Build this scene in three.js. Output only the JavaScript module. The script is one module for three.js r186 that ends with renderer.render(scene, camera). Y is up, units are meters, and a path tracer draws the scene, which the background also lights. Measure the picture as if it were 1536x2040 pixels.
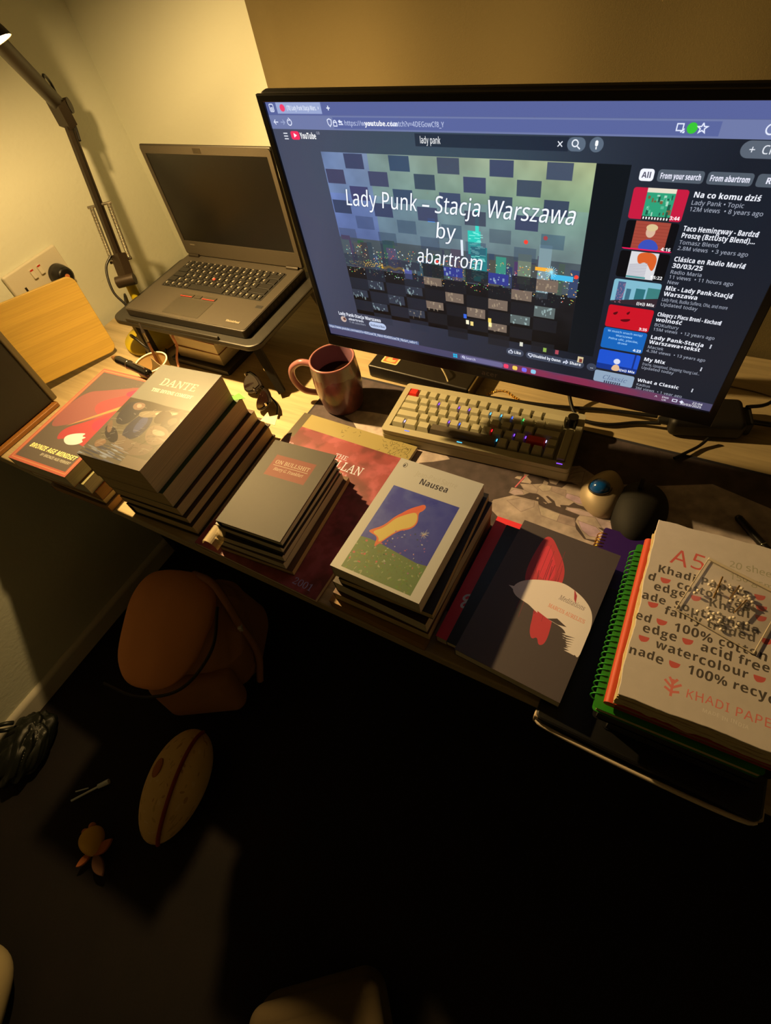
import * as THREE from 'three';
import { RoundedBoxGeometry } from 'three/addons/geometries/RoundedBoxGeometry.js';
import { RectAreaLightUniformsLib } from 'three/addons/lights/RectAreaLightUniformsLib.js';
import { mergeGeometries } from 'three/addons/utils/BufferGeometryUtils.js';

// ───────── camera, lights, exposure ─────────
const D = 0.74;                                   // height of the desk top above the floor
const scene = new THREE.Scene();
scene.background = new THREE.Color(0x000000);
const camera = new THREE.PerspectiveCamera(2 * Math.atan(1020 / 1026.1) * 180 / Math.PI, 1536 / 2040, 0.02, 20);
camera.position.set(0.3595, 0.6721 + D, 0.2052);
camera.matrixAutoUpdate = true;
{ // orientation measured from the photograph: right, up, back axes of the camera
  const right = new THREE.Vector3(0.8691, -0.1503, -0.4712), fwd = new THREE.Vector3(-0.3880, -0.7969, -0.4620).normalize();
  const back = fwd.clone().negate(), up = new THREE.Vector3().crossVectors(back, right).normalize();
  right.crossVectors(up, back);
  camera.quaternion.setFromRotationMatrix(new THREE.Matrix4().makeBasis(right, up, back));
}
const renderer = new THREE.WebGLRenderer({ antialias: true });
renderer.toneMapping = THREE.LinearToneMapping;
renderer.toneMappingExposure = 1.05;
renderer.shadowMap.enabled = true;
RectAreaLightUniformsLib.init();
const WARM = new THREE.Color().setRGB(1, 0.64, 0.24);
const LAMP = new THREE.Vector3(-0.551, 0.567 + D, -0.317);   // the desk lamp's bulb
const LAMP_AXIS = new THREE.Vector3(0.238, -0.971, -0.013).normalize();
const LAMP_POWER = 0.85, BEAM_POWER = 3.4;

// ───────── helpers ─────────
let seed = 7;
const rnd = () => { seed = (seed * 1664525 + 1013904223) >>> 0; return seed / 4294967296; };
const rr = (a, b) => a + (b - a) * rnd();
const V = (x, y, z) => new THREE.Vector3(x, y, z);
const used = {};
function numbered(n) { if (used[n] === undefined) { used[n] = 0; return n; } used[n]++; return n + '_' + String(used[n]).padStart(3, '0'); }
const sh = o => { o.castShadow = true; o.receiveShadow = true; return o; };
function tag(o, label, category, group) { o.userData.label = label; o.userData.category = category; if (group) o.userData.group = group; return o; }
function thing(name, label, category, pos = [0, 0, 0], yaw = 0, group) {
  const g = new THREE.Group(); g.name = numbered(name); g.position.set(...pos); g.rotation.y = yaw; scene.add(g); return tag(g, label, category, group);
}
const partCount = new WeakMap();
function part(name, geo, mat, parent, pos, rot, label) {
  const m = sh(new THREE.Mesh(geo, mat));
  const c = partCount.get(parent) || {}; partCount.set(parent, c);
  m.name = c[name] === undefined ? name : name + '_' + String(c[name]).padStart(3, '0'); c[name] = (c[name] || 0) + 1;
  if (pos) m.position.set(...pos); if (rot) m.rotation.set(...rot);
  if (label) m.userData.label = label;
  parent.add(m); return m;
}
function solo(name, geo, mat, label, category, pos, yaw = 0, group) {
  const m = sh(new THREE.Mesh(geo, mat)); m.name = numbered(name); if (pos) m.position.set(...pos); m.rotation.y = yaw; scene.add(m); return tag(m, label, category, group);
}
function struct(name, geo, mat, pos, rot) {
  const m = sh(new THREE.Mesh(geo, mat)); m.name = name; m.userData.kind = 'structure'; if (pos) m.position.set(...pos); if (rot) m.rotation.set(...rot); scene.add(m); return m;
}
// a photo colour (sRGB 0-255) seen under the warm lamp at white level w -> the surface's own colour
const lin = c => { c /= 255; return c <= 0.04045 ? c / 12.92 : Math.pow((c + 0.055) / 1.055, 2.4); };
const enc = c => Math.round(255 * Math.max(0, Math.min(1, c <= 0.0031308 ? c * 12.92 : 1.055 * Math.pow(c, 1 / 2.4) - 0.055)));
const own = (r, g, b, w = 0.55) => [lin(r) / w, lin(g) / (w * 0.64), lin(b) / (w * 0.24)].map(v => Math.min(0.88, Math.max(0.004, v)));
const ownC = (...a) => new THREE.Color().setRGB(...own(...a));
const css = (r, g, b, w) => { const c = own(r, g, b, w); return `rgb(${enc(c[0])},${enc(c[1])},${enc(c[2])})`; };
const std = (color, rough = 0.6, metal = 0, extra = {}) => new THREE.MeshStandardMaterial({ color, roughness: rough, metalness: metal, ...extra });
function canvas(w, h, draw, srgb = true) {
  const c = document.createElement('canvas'); c.width = w; c.height = h; const x = c.getContext('2d'); draw(x, w, h);
  const t = new THREE.CanvasTexture(c); if (srgb) t.colorSpace = THREE.SRGBColorSpace; t.anisotropy = 8; return t;
}
function poly(x, pts, fill) { x.beginPath(); pts.forEach((p, i) => i ? x.lineTo(p[0], p[1]) : x.moveTo(p[0], p[1])); x.closePath(); x.fillStyle = fill; x.fill(); }
function smooth(x, pts, fill) {          // closed soft outline
  x.beginPath(); const n = pts.length, m = (a, b) => [(a[0] + b[0]) / 2, (a[1] + b[1]) / 2];
  let s = m(pts[n - 1], pts[0]); x.moveTo(...s);
  for (let i = 0; i < n; i++) { const e = m(pts[i], pts[(i + 1) % n]); x.quadraticCurveTo(pts[i][0], pts[i][1], e[0], e[1]); }
  x.closePath(); x.fillStyle = fill; x.fill();
}
const tube = (pts, r, seg = 40, rad = 8) => new THREE.TubeGeometry(new THREE.CatmullRomCurve3(pts.map(p => V(...p))), seg, r, rad, false);
const cyl = (r1, r2, h, n = 24) => new THREE.CylinderGeometry(r1, r2, h, n);
const lathe = (pts, n = 48) => new THREE.LatheGeometry(pts.map(p => new THREE.Vector2(p[0], p[1])), n);
function bar(a, b, w, d) {               // box geometry from a to b
  const A = V(...a), B = V(...b), g = new THREE.BoxGeometry(w, A.distanceTo(B), d);
  g.applyQuaternion(new THREE.Quaternion().setFromUnitVectors(V(0, 1, 0), B.clone().sub(A).normalize()));
  const c = A.add(B).multiplyScalar(0.5); return g.translate(c.x, c.y, c.z);
}
function rod(a, b, r1, r2 = r1, n = 16) {
  const A = V(...a), B = V(...b), g = new THREE.CylinderGeometry(r2, r1, A.distanceTo(B), n);
  g.applyQuaternion(new THREE.Quaternion().setFromUnitVectors(V(0, 1, 0), B.clone().sub(A).normalize()));
  const c = A.add(B).multiplyScalar(0.5); return g.translate(c.x, c.y, c.z);
}
function roundRect(w, h, r) {
  const s = new THREE.Shape(), x = -w / 2, y = -h / 2;
  s.moveTo(x + r, y); s.lineTo(x + w - r, y); s.absarc(x + w - r, y + r, r, -Math.PI / 2, 0); s.lineTo(x + w, y + h - r);
  s.absarc(x + w - r, y + h - r, r, 0, Math.PI / 2); s.lineTo(x + r, y + h); s.absarc(x + r, y + h - r, r, Math.PI / 2, Math.PI);
  s.lineTo(x, y + r); s.absarc(x + r, y + r, r, Math.PI, Math.PI * 1.5); return s;
}
// a flat plate lying on y=0..t, uv 0..1 over its outline
function plate(shape, t, w, h, bevel = 0) {
  const g = new THREE.ExtrudeGeometry(shape, { depth: t - 2 * bevel, bevelEnabled: bevel > 0, bevelSize: bevel, bevelThickness: bevel, bevelSegments: 2, bevelOffset: -bevel, curveSegments: 8 });
  g.translate(0, 0, bevel);
  const p = g.attributes.position, uv = g.attributes.uv;
  for (let i = 0; i < p.count; i++) uv.setXY(i, p.getX(i) / w + 0.5, p.getY(i) / h + 0.5);
  g.rotateX(-Math.PI / 2); return g;
}
const noise = (() => { const g = []; for (let i = 0; i < 4096; i++) g.push(rnd()); const s = t => t * t * (3 - 2 * t);
  return (x, y) => { const xi = Math.floor(x), yi = Math.floor(y), fx = s(x - xi), fy = s(y - yi), q = (a, b) => g[((a & 63) + 64 * (b & 63)) & 4095];
    return (q(xi, yi) * (1 - fx) + q(xi + 1, yi) * fx) * (1 - fy) + (q(xi, yi + 1) * (1 - fx) + q(xi + 1, yi + 1) * fx) * fy; }; })();
const fbm = (x, y, o = 4) => { let a = 0.5, s = 0; for (let i = 0; i < o; i++) { s += a * noise(x, y); x *= 2.03; y *= 2.03; a *= 0.5; } return s; };

// ───────── shared materials ─────────
const blackPlastic = std(0x0d0c0c, 0.45), softBlack = std(0x141312, 0.6), darkMetal = std(0x2a241c, 0.42, 0.35);
const steel = std(0xb9b2a2, 0.3, 0.9), chrome = std(0xd8d2c4, 0.18, 1), gold = std(0xd8a648, 0.28, 1);
const noiseTex = (w, h, sx, sy, lo, hi) => canvas(w, h, (x) => { const im = x.createImageData(w, h); for (let j = 0; j < h; j++) for (let i = 0; i < w; i++) { const v = lo + (hi - lo) * fbm(i * sx, j * sy, 4); const k = 4 * (j * w + i); im.data[k] = im.data[k + 1] = im.data[k + 2] = v; im.data[k + 3] = 255; } x.putImageData(im, 0, 0); }, false);
const plasterBump = noiseTex(512, 512, 0.11, 0.11, 0, 255); plasterBump.wrapS = plasterBump.wrapT = THREE.RepeatWrapping; plasterBump.repeat.set(6, 6);
const pageTex = canvas(64, 256, (x, w, h) => { for (let j = 0; j < h; j++) { const v = 205 + rr(-26, 22); x.fillStyle = `rgb(${v + 8},${v},${v - 22})`; x.fillRect(0, j, w, 1); } });
const pageMat = std(0xffffff, 0.85, 0, { map: pageTex });
const pageMatOld = std(0xf2e2bc, 0.85, 0, { map: pageTex });
const pageMatBrown = std(0xc49c6a, 0.85, 0, { map: pageTex });

// ───────── the room ─────────
const XL = -0.960, ZB = -0.772, XR = 2.3, ZF = 2.6, H = 2.45;
const wallMat = std(new THREE.Color().setRGB(0.75, 0.775, 0.66), 0.9, 0, { bumpMap: plasterBump, bumpScale: 0.0006 });
const carpetTex = canvas(1024, 1024, (x, w, h) => { const im = x.createImageData(w, h); for (let j = 0; j < h; j++) for (let i = 0; i < w; i++) { const n = fbm(i * .012, j * .012, 4), f = rnd(); const v = 0.55 + 0.5 * n + 0.5 * (f - .5); const k = 4 * (j * w + i); im.data[k] = 25 * v; im.data[k + 1] = 18 * v; im.data[k + 2] = 16 * v; im.data[k + 3] = 255; } x.putImageData(im, 0, 0); });
carpetTex.wrapS = carpetTex.wrapT = THREE.RepeatWrapping; carpetTex.repeat.set(3, 3);
struct('floor', new THREE.BoxGeometry(XR - XL + .2, 0.1, ZF - ZB + .2), std(0xffffff, 0.95, 0, { map: carpetTex, bumpMap: carpetTex, bumpScale: 0.003 }), [(XL + XR) / 2, -0.05, (ZB + ZF) / 2]);
struct('ceiling', new THREE.BoxGeometry(XR - XL + .2, 0.1, ZF - ZB + .2), std(0xd8d4c8, 0.9), [(XL + XR) / 2, H + 0.05, (ZB + ZF) / 2]);
struct('wall_left', new THREE.BoxGeometry(0.1, H, ZF - ZB + .2), wallMat, [XL - 0.05, H / 2, (ZB + ZF) / 2]);
struct('wall_back', new THREE.BoxGeometry(XR - XL, H, 0.1), wallMat, [(XL + XR) / 2, H / 2, ZB - 0.05]);
struct('wall_right', new THREE.BoxGeometry(0.1, H, ZF - ZB + .2), wallMat, [XR + 0.05, H / 2, (ZB + ZF) / 2]);
struct('wall_front', new THREE.BoxGeometry(XR - XL, H, 0.1), wallMat, [(XL + XR) / 2, H / 2, ZF + 0.05]);
{ const s = new THREE.Shape(); s.moveTo(0, 0); s.lineTo(0.014, 0); s.lineTo(0.014, 0.052); s.quadraticCurveTo(0.013, 0.062, 0.004, 0.066); s.lineTo(0, 0.066);
  const g = new THREE.ExtrudeGeometry(s, { depth: ZF - ZB, bevelEnabled: false });
  struct('baseboard_left', g, std(0xe2ddcf, 0.5), [XL, 0, ZB]);
  const g2 = new THREE.ExtrudeGeometry(s, { depth: XR - XL - .02, bevelEnabled: false }); g2.rotateY(-Math.PI / 2);
  struct('baseboard_back', g2, std(0xe2ddcf, 0.5), [XR, 0, ZB]); }

// tan curtain hanging to the right of the lit wall
{ const W = 2.2, N = 260, zc = t => 0.006 * Math.sin(t * 9.0) * Math.min(1, t * 3 + .2) + 0.004 * Math.sin(t * 23 + 1) + 0.002 * Math.exp(-Math.pow((t - .045) / .02, 2));
  const s = new THREE.Shape(); for (let i = 0; i <= N; i++) { const t = W * i / N; i ? s.lineTo(t, zc(t)) : s.moveTo(t, zc(t)); } for (let i = N; i >= 0; i--) { const t = W * i / N; s.lineTo(t, zc(t) - 0.004); }
  const g = new THREE.ExtrudeGeometry(s, { depth: 1.65, bevelEnabled: false, steps: 1 }); g.rotateX(-Math.PI / 2); g.scale(1, 1, -1);
  { const ix = g.index; const p = g.attributes.position; if (!ix) { for (let i = 0; i < p.count; i += 3) { for (const a of ['position', 'normal', 'uv']) { const A = g.attributes[a], n = A.itemSize; for (let k = 0; k < n; k++) { const q = A.array[(i + 1) * n + k]; A.array[(i + 1) * n + k] = A.array[(i + 2) * n + k]; A.array[(i + 2) * n + k] = q; } } } } g.computeVertexNormals(); }
  const weave = noiseTex(256, 256, .7, .7, 120, 255); weave.wrapS = weave.wrapT = THREE.RepeatWrapping; weave.repeat.set(8, 8);
  const c = thing('curtain', 'plain tan fabric curtain hanging on the wall behind the monitor', 'curtain', [-0.466, 0.72, -0.756]);
  part('fabric', g, std(new THREE.Color().setRGB(0.165, 0.13, 0.058), 0.95, 0, { bumpMap: weave, bumpScale: 0.0006 }), c);
  part('rail', rod([-0.05, 1.645, -.01], [2.25, 1.645, -.01], 0.012), steel, c); }

// ───────── desk ─────────
const deskTex = canvas(1024, 512, (x, w, h) => { const im = x.createImageData(w, h); for (let j = 0; j < h; j++) for (let i = 0; i < w; i++) { const g = fbm(i * .006, j * .16, 4), f = fbm(i * .05 + 9, j * .9, 2); const v = 0.86 + 0.22 * (g - .45) + 0.12 * (f - .4); const k = 4 * (j * w + i); im.data[k] = 204 * v; im.data[k + 1] = 184 * v; im.data[k + 2] = 142 * v; im.data[k + 3] = 255; } x.putImageData(im, 0, 0); });
{ const d = thing('desk', 'long light oak desk along the wall, covered in books and computer gear', 'desk', [0, 0, 0]);
  const g = new RoundedBoxGeometry(2.0, 0.024, 0.742, 3, 0.003);
  part('desktop', g, std(0xffffff, 0.5, 0, { map: deskTex, bumpMap: deskTex, bumpScale: 0.0003 }), d, [0.06, D - 0.012, -0.371]);
  for (const lx of [-0.86, 0.98]) part('leg', new RoundedBoxGeometry(0.05, D - 0.026, 0.05, 2, 0.004), softBlack, d, [lx, (D - 0.026) / 2, -0.68]);
  for (const lx of [0.98]) part('leg', new RoundedBoxGeometry(0.05, D - 0.026, 0.05, 2, 0.004), softBlack, d, [lx, (D - 0.026) / 2, -0.08]);
  part('leg', new RoundedBoxGeometry(0.05, D - 0.026, 0.05, 2, 0.004), softBlack, d, [-0.905, (D - 0.026) / 2, -0.2]);
  part('rail', new THREE.BoxGeometry(1.8, 0.05, 0.02), softBlack, d, [0.06, D - 0.052, -0.68]); }

// desk mat printed with a map of the world
const LON = l => (l + 180) / 360, LATV = l => 0.5 - (Math.log(Math.tan(Math.PI / 4 + l * Math.PI / 360)) / 2.35 - 0.16) * 0.5;
{ const W = 2048, Hh = 910;
  const lands = {
    eu: [[-9, 37], [-9, 43], [-1, 44], [-5, 48.5], [2, 51], [8, 54], [8, 57], [11, 56], [11, 54], [20, 55], [22, 59], [29, 60], [22, 61], [25, 65], [21, 64], [17, 60], [16, 56], [12, 56], [10, 59], [5, 60], [6, 62], [14, 68], [25, 71], [40, 67], [33, 66], [44, 66], [60, 69], [75, 72], [100, 77], [140, 73], [178, 69], [178, 64], [160, 60], [157, 52], [140, 54], [135, 44], [127, 39], [121, 40], [122, 31], [110, 20], [106, 10], [100, 13], [103, 2], [98, 10], [92, 22], [80, 14], [77, 8], [72, 20], [62, 25], [56, 27], [50, 30], [48, 29], [56, 24], [59, 22], [52, 16], [44, 13], [35, 28], [35, 32], [36, 36], [27, 37], [27, 40], [35, 42], [41, 41.5], [38, 45], [33, 45], [30, 46], [28, 42], [23, 40], [24, 38], [21, 38], [19, 42], [14, 45], [13, 44], [18, 40], [16, 38], [12, 42], [8, 44], [3, 43], [0, 39], [-5, 36]],
    gb: [[-5, 50], [1, 51], [1, 53], [-3, 56], [-2, 58], [-6, 58], [-4, 54]], ie: [[-10, 52], [-6, 52], [-6, 55], [-9, 54]], ic: [[-24, 65], [-14, 65], [-18, 63.5]],
    af: [[-6, 35.5], [10, 37], [11, 34], [20, 31], [33, 31], [37, 20], [43, 12], [51, 12], [40, -4], [40, -16], [33, -26], [20, -34], [14, -20], [9, 2], [5, 5], [-8, 5], [-17, 14], [-16, 24]],
    na: [[-165, 66], [-130, 70], [-95, 72], [-80, 68], [-94, 58], [-80, 52], [-77, 60], [-65, 58], [-56, 52], [-66, 45], [-74, 40], [-81, 31], [-81, 25], [-90, 30], [-97, 27], [-95, 18], [-88, 21], [-83, 10], [-95, 15], [-108, 24], [-118, 34], [-125, 48], [-140, 60]],
    gr: [[-55, 60], [-42, 60], [-22, 70], [-20, 80], [-55, 81], [-70, 77], [-54, 69]], sa: [[-78, 8], [-62, 10], [-50, 0], [-35, -6], [-40, -20], [-55, -35], [-66, -50], [-74, -50], [-71, -20], [-81, -5]],
    au: [[114, -22], [130, -12], [142, -12], [153, -26], [148, -38], [136, -34], [116, -35]], sicily: [[12.5, 38], [15.5, 38], [15, 36.8]], sard: [[8.3, 39], [9.6, 39], [9.5, 41], [8.3, 41]] };
  const countries = [[[-9, 37], [-7, 42], [-2, 43], [0, 40], [-5, 36]], [[-1, 44], [-5, 48.5], [2, 51], [7, 48], [7, 44], [3, 43]], [[6, 50], [8, 54], [14, 54], [14, 50], [10, 47.5]], [[14, 54], [23, 54], [24, 49], [15, 50]], [[24, 52], [31, 52], [39, 48], [33, 46], [24, 48]], [[27, 40], [41, 41.5], [44, 38], [36, 36], [28, 37]], [[-8, 28], [-1, 35], [8, 36], [9, 30], [3, 20]], [[11, 33], [25, 31], [25, 22], [15, 23]], [[25, 31], [34, 31], [36, 22], [25, 22]], [[36, 30], [47, 29], [55, 20], [45, 17], [40, 21]], [[44, 39], [60, 37], [61, 26], [50, 30]], [[5, 60], [25, 70], [14, 60]], [[20, 60], [30, 62], [29, 69], [22, 66]]];
  const t = canvas(W, Hh, (x) => { x.fillStyle = css(56, 38, 22, .52); x.fillRect(0, 0, W, Hh);
    const pt = p => [LON(p[0]) * W, LATV(p[1]) * Hh];
    for (const k in lands) poly(x, lands[k].map(pt), css(132, 100, 62, .52));
    const tone = [[150, 110, 78], [138, 104, 66], [158, 122, 74], [132, 96, 62], [150, 106, 84]];
    countries.forEach((c, i) => { x.globalAlpha = .75; poly(x, c.map(pt), css(...tone[i % 5].map(v => v * .92), .52)); }); x.globalAlpha = 1;
    x.strokeStyle = css(96, 70, 44, .42); x.lineWidth = 2; countries.forEach(c => { x.beginPath(); c.forEach((p, i) => { const q = pt(p); i ? x.lineTo(...q) : x.moveTo(...q); }); x.closePath(); x.stroke(); });
    const im = x.getImageData(0, 0, W, Hh); for (let j = 0; j < Hh; j++) for (let i = 0; i < W; i++) { const v = 0.78 + 0.45 * fbm(i * .03, j * .03, 4), k = 4 * (j * W + i); for (let c = 0; c < 3; c++) im.data[k + c] *= v; } x.putImageData(im, 0, 0);
    x.strokeStyle = css(150, 60, 44, .42); x.lineWidth = 5; x.beginPath(); x.moveTo(LON(-7) * W, LATV(44) * Hh); x.lineTo(LON(-4) * W, LATV(57) * Hh); x.stroke();
    x.fillStyle = css(30, 22, 14, .5); x.fillRect(0, 0, W, 12); x.fillRect(0, 0, 9, Hh); x.fillRect(W - 9, 0, 9, Hh); });
  solo('desk_mat', plate(roundRect(0.9, 0.4, 0.008), 0.002, 0.9, 0.4), std(0xffffff, 0.9, 0, { map: t }), 'large dark desk mat printed with a brown map of the world', 'desk mat', [0.224, D + .0002, -0.266]); }

// ───────── books ─────────
// returns a book lying flat, its bottom at y, its middle at x, z
function book(label, o) {
  const { x, z, y, w, h, t, yaw = 0, cover = null, color = 0x333333, spine, pages = pageMat, hard = false, group, spineSide = -1, rough = 0.45, clear = 0, tilt = 0 } = o;
  const b = thing('book', label, 'book', [x, y + D, z], yaw, group); b.rotation.z = tilt;
  const ct = hard ? 0.0024 : 0.0009, in_ = hard ? 0.003 : 0.0004;
  const mk = map => o.dull ? new THREE.MeshPhysicalMaterial({ color: map ? 0xffffff : color, map, roughness: rough, specularIntensity: o.dull }) : clear ? new THREE.MeshPhysicalMaterial({ color: map ? 0xffffff : color, map, roughness: rough, clearcoat: clear, clearcoatRoughness: 0.25 }) : std(map ? 0xffffff : color, rough, 0, map ? { map } : {});
  const cm = mk(cover), pm = cover ? mk(null) : cm; if (cover) pm.color.set(color);
  const sm = spine !== undefined ? std(spine, rough) : pm;
  part('page_block', new THREE.BoxGeometry(w - in_ * (hard ? 2 : 1), t - 2 * ct, h - in_ * 2), pages, b, [hard ? 0 : -spineSide * in_ * .5 * 0, t / 2, 0]);
  part('front_cover', hard ? new RoundedBoxUV(w, ct, h) : new THREE.BoxGeometry(w, ct, h), cm, b, [0, t - ct / 2, 0]);
  part('back_cover', new THREE.BoxGeometry(w, ct, h), pm, b, [0, ct / 2, 0]);
  part('spine', new THREE.BoxGeometry(ct, t - 2 * ct, h), sm, b, [spineSide * (w / 2 - ct / 2), t / 2, 0]);
  return b;
}
function RoundedBoxUV(w, t, h) { return new THREE.BoxGeometry(w, t, h); }
function txt(x, s, px, py, size, fill, font = 'serif', style = '', align = 'left', maxW) { x.fillStyle = fill; x.font = `${style} ${size}px ${font}`; x.textAlign = align; x.textBaseline = 'middle'; maxW ? x.fillText(s, px, py, maxW) : x.fillText(s, px, py); }

// stack 1, at the far left, under the red and orange cover
const bronzeTex = canvas(768, 1192, (x, W, Hh) => { const w = 2.5;
  x.fillStyle = css(214, 96, 52, w); x.fillRect(0, 0, W, Hh); x.strokeStyle = css(240, 150, 70, w); x.lineWidth = 7; x.strokeRect(26, 26, W - 52, Hh - 52);
  x.fillStyle = css(112, 84, 52, w); x.fillRect(46, 46, W - 92, Hh - 92);
  x.save(); x.beginPath(); x.rect(46, 46, W - 92, Hh - 92); x.clip();
  smooth(x, [[46, 330], [330, 240], [768, 60], [768, 600], [560, 520], [300, 700], [46, 820]], css(164, 84, 56, w));
  smooth(x, [[300, 420], [560, 250], [768, 120], [768, 420], [480, 560]], css(204, 72, 52, w));
  smooth(x, [[520, 210], [768, 90], [768, 200], [600, 270]], css(214, 52, 60, w));
  poly(x, [[250, 740], [330, 660], [640, 370], [768, 330], [768, 420], [620, 440]], css(226, 140, 60, w));
  smooth(x, [[250, 770], [420, 640], [640, 440], [768, 400], [768, 900], [560, 860], [380, 850], [300, 900]], css(196, 62, 46, w));
  smooth(x, [[480, 620], [620, 520], [768, 480], [768, 640], [600, 720]], css(216, 50, 54, w));
  smooth(x, [[360, 830], [430, 780], [560, 740], [530, 790], [600, 780], [560, 820], [610, 830], [570, 880], [470, 910], [390, 880]], css(236, 214, 150, w));
  x.restore(); for (let i = 0; i < 9; i++) { x.fillStyle = css(220, 150, 100, w); x.fillRect(rr(420, 720), rr(70, 180), 4, 4); }
  txt(x, 'BRONZE AGE MINDSET', 90, 1006, 66, css(226, 180, 78, w * .45), 'sans-serif', 'bold italic', 'left', 610);
  txt(x, 'BY BRONZE AGE PERVERT', 300, 1066, 38, css(214, 180, 110, w * .6), 'sans-serif', 'italic', 'left', 390); });
const S1 = 'books in the leftmost stack';
{ const zc = -0.103, yw = 0.05;
  book('tan paperback with cream pages at the bottom of the leftmost stack', { x: -0.520, z: -0.106, y: .0004, w: .158, h: .232, t: .016, yaw: yw, color: 0x6b5238, group: S1, pages: pageMatBrown });
  book('thin dark book second from the bottom of the leftmost stack', { x: -0.522, z: -0.108, y: .0168, w: .156, h: .226, t: .012, yaw: yw - .02, color: 0x54402b, group: S1, pages: pageMatOld });
  book('orange-brown paperback third from the bottom of the leftmost stack', { x: -0.525, z: -0.106, y: .0292, w: .156, h: .226, t: .022, yaw: yw + .01, color: 0x9a5a24, pages: pageMatBrown, group: S1 });
  book('pale paperback directly under the red and orange book', { x: -0.528, z: -0.104, y: .0516, w: .153, h: .236, t: .026, yaw: yw + .03, color: 0x7d7a58, pages: pageMat, group: S1 });
  book('orange-bordered paperback with a dark red picture on top of the leftmost stack', { x: -0.533, z: -0.101, y: .078, w: .149, h: .2470, t: .027, yaw: yw + .005, cover: bronzeTex, color: 0xb35a30, group: S1, rough: .45, clear: .08 }); }

// stack 2, the tall one
const danteTex = canvas(768, 1248, (x, W, Hh) => { const w = 5.2;
  x.fillStyle = css(176, 150, 96, w); x.fillRect(0, 0, W, Hh);
  x.fillStyle = css(150, 118, 70, w); x.fillRect(0, 510, W, Hh - 510);
  x.save(); x.beginPath(); x.rect(0, 500, W, Hh - 500); x.clip();
  const dk = (a, b, c) => css(a, b, c, w * 1.5), br = (a, b, c) => css(a, b, c, w * .6);
  smooth(x, [[-80, 480], [300, 500], [560, 520], [860, 500], [860, 640], [620, 600], [420, 660], [160, 640], [-80, 760]], dk(104, 76, 44));      // smoky sky
  smooth(x, [[40, 560], [150, 525], [250, 580], [270, 700], [230, 830], [120, 840], [60, 780], [30, 660]], dk(70, 62, 58));                     // cloaked figure
  smooth(x, [[110, 548], [200, 530], [258, 560], [250, 620], [180, 640], [120, 610]], css(190, 130, 80, w)); smooth(x, [[140, 560], [200, 552], [226, 590], [180, 612]], br(210, 150, 96));
  smooth(x, [[270, 690], [360, 640], [450, 670], [490, 800], [470, 930], [380, 980], [290, 960], [246, 850]], dk(64, 62, 76));                  // blue robe
  smooth(x, [[320, 700], [400, 680], [440, 780], [400, 900], [340, 860]], css(92, 90, 104, w));
  smooth(x, [[236, 640], [420, 590], [640, 545], [680, 580], [520, 640], [300, 720]], css(196, 152, 90, w)); smooth(x, [[420, 606], [660, 560], [650, 590], [440, 650]], br(226, 188, 116));
  smooth(x, [[470, 570], [560, 560], [640, 620], [600, 720], [500, 740], [450, 660]], dk(104, 68, 40));
  smooth(x, [[560, 640], [690, 580], [760, 660], [768, 780], [680, 840], [590, 770]], dk(88, 64, 44)); smooth(x, [[610, 650], [700, 610], [730, 690], [650, 720]], css(166, 118, 70, w));
  smooth(x, [[480, 760], [620, 740], [760, 800], [768, 930], [640, 980], [520, 900]], css(186, 140, 86, w)); smooth(x, [[540, 790], [700, 800], [720, 850], [580, 860]], br(206, 160, 100));
  smooth(x, [[200, 930], [330, 950], [520, 990], [720, 960], [700, 1090], [520, 1130], [340, 1100], [230, 1040]], css(172, 130, 80, w));          // the boat's side
  smooth(x, [[30, 870], [160, 880], [300, 1000], [270, 1060], [140, 1010], [60, 940]], dk(70, 58, 50)); smooth(x, [[20, 800], [70, 830], [150, 940], [110, 960], [40, 880]], css(176, 122, 72, w));
  for (let i = 0; i < 40; i++) { x.fillStyle = i % 2 ? dk(92, 88, 96) : br(180, 166, 140); x.globalAlpha = .6; x.beginPath(); x.ellipse(rr(-20, 520), rr(1070, 1250), rr(20, 100), rr(3, 11), .12, 0, 7); x.fill(); } x.globalAlpha = 1;
  smooth(x, [[60, 1060], [160, 1020], [210, 1080], [120, 1150]], css(200, 136, 78, w)); x.fillStyle = css(178, 138, 84, w); x.fillRect(520, 1130, 260, 130);
  for (let i = 0; i < 120; i++) { x.strokeStyle = i % 3 ? dk(90, 66, 44) : br(214, 178, 116); x.globalAlpha = .55; x.lineWidth = rr(2, 7); x.beginPath(); const a = rr(0, 760), b = rr(540, 1120); x.moveTo(a, b); x.quadraticCurveTo(a + rr(-30, 50), b + rr(-30, 20), a + rr(10, 90), b + rr(-60, 10)); x.stroke(); } x.globalAlpha = 1; x.restore();
  txt(x, 'DANTE', 404, 226, 132, css(236, 206, 116, w * .42), 'serif', '', 'center', 500);
  txt(x, 'THE DIVINE COMEDY', 408, 348, 58, css(240, 212, 130, w * .42), 'serif', 'bold', 'center', 510); });
const S2 = 'thick books in the tall stack second from the left';
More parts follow.
